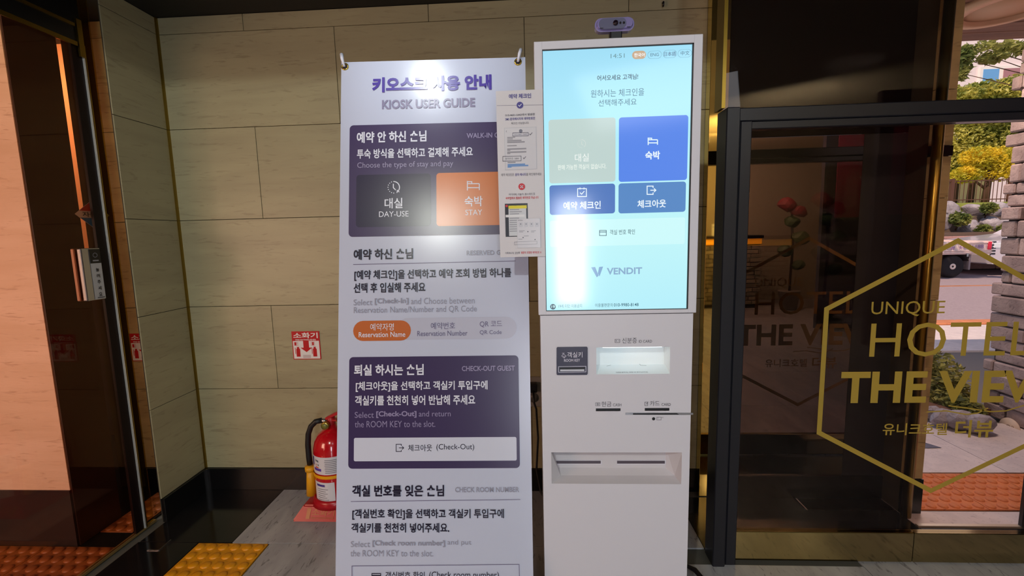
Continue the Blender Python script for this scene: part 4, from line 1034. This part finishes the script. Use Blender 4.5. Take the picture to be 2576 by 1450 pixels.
# trees
def tree(px_, py_, Y, blobs, n, size, m, label, seed, base_z, br=.05):
    cs = [(at_y(x_,y_,Y+dy), (w_*Y/1121*.5, w_*Y/1121*.4, h__*Y/1121*.5)) for x_,y_,w_,h__,dy in blobs]
    bx_ = at_y(px_,py_,Y)
    r = root('leafy_tree', (bx_.x,Y,base_z), label, 'tree', 'trees across the road')
    leaves('foliage', cs, n, size, m, r, seed, droop=.3)
    b = bmesh.new(); top = max(c[0].z for c in cs)
    tubebm(b, [(bx_.x,Y,base_z),(bx_.x+.05,Y,(base_z+top)/2),(bx_.x,Y,top)], [.11,.09,.04], 10)
    for c, r_ in cs: tubebm(b, [(bx_.x,Y,c.z-.5),(c.x,c.y,c.z)], [br,br*.4], 8)
    bm_ob('trunk', b, mat('bark',(92,66,48),.9), r, smooth=True)
tree(2478,500,16.4,[(2520,425,120,60,0),(2430,440,60,40,0),(2545,400,90,70,0),(2470,395,90,50,0)],5600,.13,GY,'yellow-leaved tree right behind the metal fence',3,zf)
tree(2440,500,17.5,[(2430,350,110,120,0),(2500,340,120,110,0),(2560,350,100,120,0),(2400,400,70,90,0),(2470,300,150,60,0)],11000,.15,GL,'tall green tree seen through the lower door glass',4,zf)
tree(2400,500,19,[(2420,250,130,60,0),(2500,240,160,70,0),(2570,230,120,80,0),(2450,290,120,60,0)],9000,.20,GL,'green tree below the apartment window',5,zf)
tree(2660,500,8.6,[(2470,122,120,24,0),(2425,150,36,60,0),(2560,122,90,26,0),(2610,160,50,60,0),(2420,185,20,30,0),(2500,145,60,24,0)],1100,.13,GD,'near tree with drooping leaves under the canopy edge',6,0,.012)
# apartment building
ap = root('apartment_building', (30,27,0), 'white apartment block with blue and brown window panes', 'building')
YA = 27.
AW = mat('white_render',(238,222,222),.8)
box('wall', 18,36, YA,YA+1, 0,22, AW, ap)
a_ = at_y(2462,170,YA); c_ = at_y(2562,222,YA); mx_ = at_y(2512,190,YA).x
wfm = box('window_frame', a_.x,c_.x, YA-.12,YA+.02, c_.z,a_.z, mat('frame_white',(244,236,230),.6), ap)
def pane_(xa,xb,m): box('pane', xa,xb, YA-.15,YA-.121, c_.z+.15,a_.z-.15, m, wfm)
pane_(a_.x+.15,mx_-.12,mat('blue_pane',(110,170,226),.1)); pane_(mx_+.12,c_.x-.15,mat('brown_pane',(170,120,124),.1))
rl = box('railing', a_.x+1.,c_.x+.4, YA-.5,YA-.45, c_.z+.38,c_.z+.46, mat('rail_white',(236,214,206),.5), ap)
for k in range(14): 
    xx = a_.x+1.+k*(c_.x+.4-a_.x-1.)/13; box('baluster', xx-.03,xx+.03, YA-.5,YA-.45, c_.z-.4,c_.z+.38, bpy.data.materials['rail_white'], rl)
box('corner_strip', c_.x+.25,c_.x+1.1, YA-.2,YA, 0,22, mat('lilac_render',(200,186,206),.8), ap)
# canopy soffit
ZK = 2.5
e_ = at_z(2430,108,ZK)
cn = struct(box('canopy', 1.0,9, 1.95,e_.y, ZK+.03,ZK+.2, mat('canopy_core',(70,46,40),.8)))
WD = stone('plank_wood',(150,104,84),(120,80,64),(60,38,30),scale=(.5,6,1),ns=4,rough=.6,bump=.002,vary=.15)
y = 1.96
while y < e_.y-.05: box('plank', 1.0,9, y,min(y+.135,e_.y), ZK,ZK+.028, WD, cn, bev=.003); y += .14
cl = at_z(2545,8,ZK)
lp = root('canopy_lamp', (cl.x,cl.y,ZK), 'round pale recessed lamp in the timber canopy soffit outside', 'lamp')
lathe('trim_ring', [(.26,0),(.26,-.03),(.20,-.035),(.20,-.005)], cl, mat('lamp_ring',(214,170,140),.5), lp, n=36); lathe('diffuser', [(.20,-.012),(.20,-.004)], cl, mat('diffuser',(200,160,130),.5), lp, n=36)
# stone faced side wall
sx_ = 3.0
sw = struct(box('wall_stone', sx_+.02,sx_+.45, 1.95,3.02, 0,2.49, mat('mortar',(70,58,56),.95)))
STN = stone('ledge_stone',(190,168,162),(150,130,128),(96,80,78),ns=8,rough=.95,bump=.02,vary=.18)
z = 0.
while z < 2.42:
    h1 = random.uniform(.07,.12); y = 1.93-random.random()*.1; yend = 3.02+random.uniform(-.02,.05)
    while y < yend:
        ln = random.uniform(.14,.34); ye = min(y+ln,yend)
        if ye-y > .04: box('stone', sx_-random.uniform(0,.03),sx_+.05, y+.004,ye-.004, z+.004,z+h1-.004, STN, sw, bev=.008)
        y += ln
    # far end stones facing the road side (x direction)
    x = sx_+.05
    while x < sx_+.42:
        ln = random.uniform(.14,.25); box('stone', x,min(x+ln,sx_+.45)-.006, yend-.1,yend+random.uniform(-.01,.02), z+.004,z+h1-.004, STN, sw, bev=.008); x += ln
    z += h1
pq = root('wall_plaque', (sx_-.04,2.4,.12), 'pale oval plaque on the foot of the stone wall', 'plaque')
pc = at_x(2541,1077,sx_-.036)
lathe('oval_plate', [(.062,0),(.062,-.006)], pc, ink((236,212,190)), pq, axis='x', n=28)
bpy.data.objects['oval_plate'].name = 'oval_plate'
FO = Face((pc.x-.0065,pc.y,pc.z),(0,-1,0),(0,0,1)); FO.n = Vector((-1,0,0))
ring(FO,-.005,.002,.012,.016,ink((120,96,84)),pq,.001,'printed_ring')
ring(FO,.02,.015,.004,.0065,ink((140,110,96)),pq,.001,'printed_ring')
# planted bed with shrub and rocks
bed_ = struct(box('planting_bed', 2.42,2.965, 2.95,4.55, -.02,.06, mat('soil',(120,84,66),.95)))
sh = root('spreading_shrub', (2.9,3.5,.06), 'yellow-green spreading shrub beside the stone wall outside', 'shrub')
sb = []
for x_,y_,w_,h__,Y in ((2400,930,90,110,3.3),(2450,880,110,110,3.6),(2370,1000,60,50,3.1),(2440,980,110,90,3.25),(2490,930,60,120,3.5),(2350,960,30,60,3.3)):
    p = at_y(x_,y_,Y); rx_ = w_*Y/1121*.5; p.x = min(p.x, 2.97-rx_); sb.append((p,(rx_,.3,h__*Y/1121*.5)))
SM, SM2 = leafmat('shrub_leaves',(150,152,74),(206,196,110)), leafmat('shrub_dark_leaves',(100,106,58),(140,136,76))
leaves('foliage', sb, 4200, .045, SM, sh, 11, long=1.9); leaves('dark_foliage', sb, 2600, .05, SM2, sh, 12, long=1.9)  # darker leaves scattered at random through the same clumps
b = bmesh.new()
for k in range(14):
    c, r_ = random.choice(sb); tubebm(b, [(2.85+random.uniform(-.1,.1),3.4,.05),(c.x+random.uniform(-.1,.1),c.y,c.z+random.uniform(-.1,.15))], [.012,.004], 6)
bm_ob('branches', b, mat('shrub_bark',(110,80,60),.9), sh, smooth=True)
for i,(x_,y_,r_) in enumerate(((2372,1055,.085),(2420,1062,.10),(2466,1072,.09),(2338,1040,.07))):
    p = at_z(x_,y_,.05); o = rock('garden_rock', (p.x,p.y,.06), (r_,r_*.7,r_*.7), BLD, None, 40+i, 2)
    tag(o, '%s grey rock at the foot of the shrub outside' % ('smallest leftmost','second from the left','widest','rightmost')[(1,2,3,0)[i]], 'rock', 'rocks edging the planting bed')

# ---- pickup truck
def wheel(c, r, wdt, rimc, parent, spokes=6):
    x_, y_, z_ = c
    ty = lathe('tyre', [(r*.62,0),(r*.9,-.005),(r,.03),(r,wdt-.03),(r*.9,wdt),(r*.6,wdt)], (x_,y_,z_), mat('tyre_rubber',(34,28,30),.8), parent, axis='y', n=36)
    RM_ = mat('wheel_cap',rimc,.35,.3)
    b = bmesh.new(); n = 60; c0_ = b.verts.new((x_,y_+.004,z_)); 
    rings = []
    for f, dy in ((.18,-.004),(.26,.0),(.36,.012),(.56,.012),(.62,.0),(.66,.01)):
        rings.append([b.verts.new((x_+r*f*math.cos(2*PI*k/n), y_+dy, z_+r*f*math.sin(2*PI*k/n))) for k in range(n)])
    for k in range(n): b.faces.new((c0_,rings[0][k],rings[0][(k+1)%n]))
    for i in range(len(rings)-1):
        for k in range(n):
            if i in (2,) and (k % 10) < 5: continue   # openings between the spokes
            b.faces.new((rings[i][k],rings[i+1][k],rings[i+1][(k+1)%n],rings[i][(k+1)%n]))
    bmesh.ops.recalc_face_normals(b, faces=b.faces)
    bm_ob('wheel_cap', b, RM_, ty)
    lathe('wheel_well', [(r*.64,.03),(r*.64,.05)], (x_,y_,z_), M['slot'], ty, axis='y', n=24)
TY = 11.
tk = root('pickup_truck', (at_y(2402,672,TY).x,TY,0), 'white flatbed truck with purple numbers on its side parked across the road', 'truck')
TW = mat('truck_white',(240,214,206),.35); 
xr_ = at_y(2494,640,TY).x; xl_ = xr_-2.9
zb0, zb1 = at_y(2450,640,TY).z, at_y(2450,607,TY).z
box('bed_side', xl_,xr_, TY,TY+.05, zb0,zb1, TW, tk, bev=.01)
for zq in (.16,.30,.86): box('bed_rib', xl_,xr_, TY-.02,TY, zb0+(zb1-zb0)*zq-.012,zb0+(zb1-zb0)*zq+.012, TW, tk, bev=.005)
box('bed_floor', xl_,xr_, TY+.05,TY+1.55, zb0,zb0+.08, TW, tk); box('bed_far_side', xl_,xr_, TY+1.5,TY+1.55, zb0,zb1, TW, tk); box('tailgate', xr_-.05,xr_, TY+.05,TY+1.5, zb0,zb1, TW, tk)
box('chassis', xl_-1,xr_-.2, TY+.35,TY+1.2, zb0-.22,zb0, M['slot'], tk)
box('tail_light', xr_-.11,xr_-.03, TY-.03,TY, zb0+.10,zb1-.02, mat('tail_red',(214,40,70),.3), tk, bev=.01)
for q in (-.55,-1.5): box('latch', xr_+q-.02,xr_+q+.02, TY-.025,TY, zb0-.05,zb0+.02, M['steel'], tk)
wcx = at_y(2402,672,TY)
wheel((wcx.x,TY+.05,.265),.265,.2,(240,218,206),tk); wheel((wcx.x,TY+1.3,.265),.265,.2,(240,218,206),tk)
wheel((wcx.x-2.6,TY+.05,.265),.265,.2,(240,218,206),tk)
b = bmesh.new(); P0 = [Vector((wcx.x+.36*math.cos(a_),0,.265+.36*math.sin(a_))) for a_ in [math.radians(20+k*14) for k in range(11)]]
for k in range(10): quad(b,(P0[k].x,TY+.04,P0[k].z),(P0[k+1].x,TY+.04,P0[k+1].z),(P0[k+1].x,TY+.3,P0[k+1].z),(P0[k].x,TY+.3,P0[k].z))
bm_ob('mudguard', b, mat('mudguard_dark',(60,50,54),.6), tk)
box('mud_flap', wcx.x+.36,wcx.x+.40, TY+.06,TY+.3, .18,zb0, mat('flap_grey',(150,136,136),.6), tk)
# cab, mostly behind the pier
cb0 = xl_-.1
b = bmesh.new(); prof = [(cb0,.35),(cb0,1.75),(cb0-.9,1.75),(cb0-1.25,1.1),(cb0-1.4,.95),(cb0-1.45,.35)]
f = [b.verts.new((x_,TY,z_)) for x_,z_ in prof]; k_ = [b.verts.new((x_,TY+1.5,z_)) for x_,z_ in prof]
b.faces.new(f); b.faces.new(k_[::-1])
for i in range(6): b.faces.new((f[i],k_[i],k_[(i+1)%6],f[(i+1)%6]))
bmesh.ops.recalc_face_normals(b, faces=b.faces); bmesh.ops.bevel(b, geom=b.edges[:], offset=.04, segments=2, affect='EDGES')
cab = bm_ob('cab', b, TW, tk); box('side_window', cb0-.85,cb0-.15, TY-.005,TY+.01, 1.1,1.62, M['slot'], cab)
FTK = Face((xr_,TY,zb0),(1,0,0),(0,0,1)); TI = ink((140,96,160))
text(FTK,'. #',2380,2400,625,9,TI,tk,.024,.0); text(FTK,'640-1188',2412,2472,621,9,TI,tk,.024,.0)
# ---- pale car nose behind the truck
cx_ = at_y(2496,640,11.3).x
cr_ = root('parked_car', (cx_+1.6,11.3,0), 'pale parked car with dark grille behind the flatbed truck', 'car')
CP = mat('car_paint',(214,206,214),.25,coat=.6)
prof = [(0,.28),(-.05,.5),(.0,.74),(.12,.84),(1.5,.98),(2.0,1.38),(3.0,1.44),(3.7,1.1),(4.3,1.0),(4.4,.4),(4.3,.25)]
b = bmesh.new(); Wc = 1.6; rows = []
for yy_, sx2, sz2 in ((0,.02,.06),(.12,.0,.0),(Wc-.12,.0,.0),(Wc,.02,.06)):
    rows.append([b.verts.new((cx_+x_+(sx2 if x_<2.2 else -sx2), 11.3+yy_+(.0 if z_<1.05 else (.14 if yy_<.8 else -.14)), z_-(sz2 if z_>1.05 else 0))) for x_,z_ in prof])
for i in range(3):
    for k in range(len(prof)): b.faces.new((rows[i][k],rows[i+1][k],rows[i+1][(k+1)%len(prof)],rows[i][(k+1)%len(prof)]))
b.faces.new(rows[0]); b.faces.new(rows[-1][::-1]); bmesh.ops.recalc_face_normals(b, faces=b.faces)
cbd2 = bm_ob('body', b, CP, cr_, smooth=False)
for k in range(5): box('grille_bar', cx_-.05,cx_+.06, 11.29,11.31, .52+.07*k,.55+.07*k, M['slot'], cbd2)
box('headlamp', cx_+.0,cx_+.32, 11.285,11.31, .66,.80, mat('headlamp',(236,240,244),.1), cr_, bev=.02); mk('windscreen', [(cx_+1.53,11.55,1.015),(cx_+1.53,12.65,1.015),(cx_+1.97,12.65,1.37),(cx_+1.97,11.55,1.37)], [(0,1,2,3)], M['slot'], cr_)
wheel((cx_+.75,11.29,.3),.3,.2,(190,180,184),cr_); wheel((cx_+3.5,11.29,.3),.3,.2,(190,180,184),cr_)
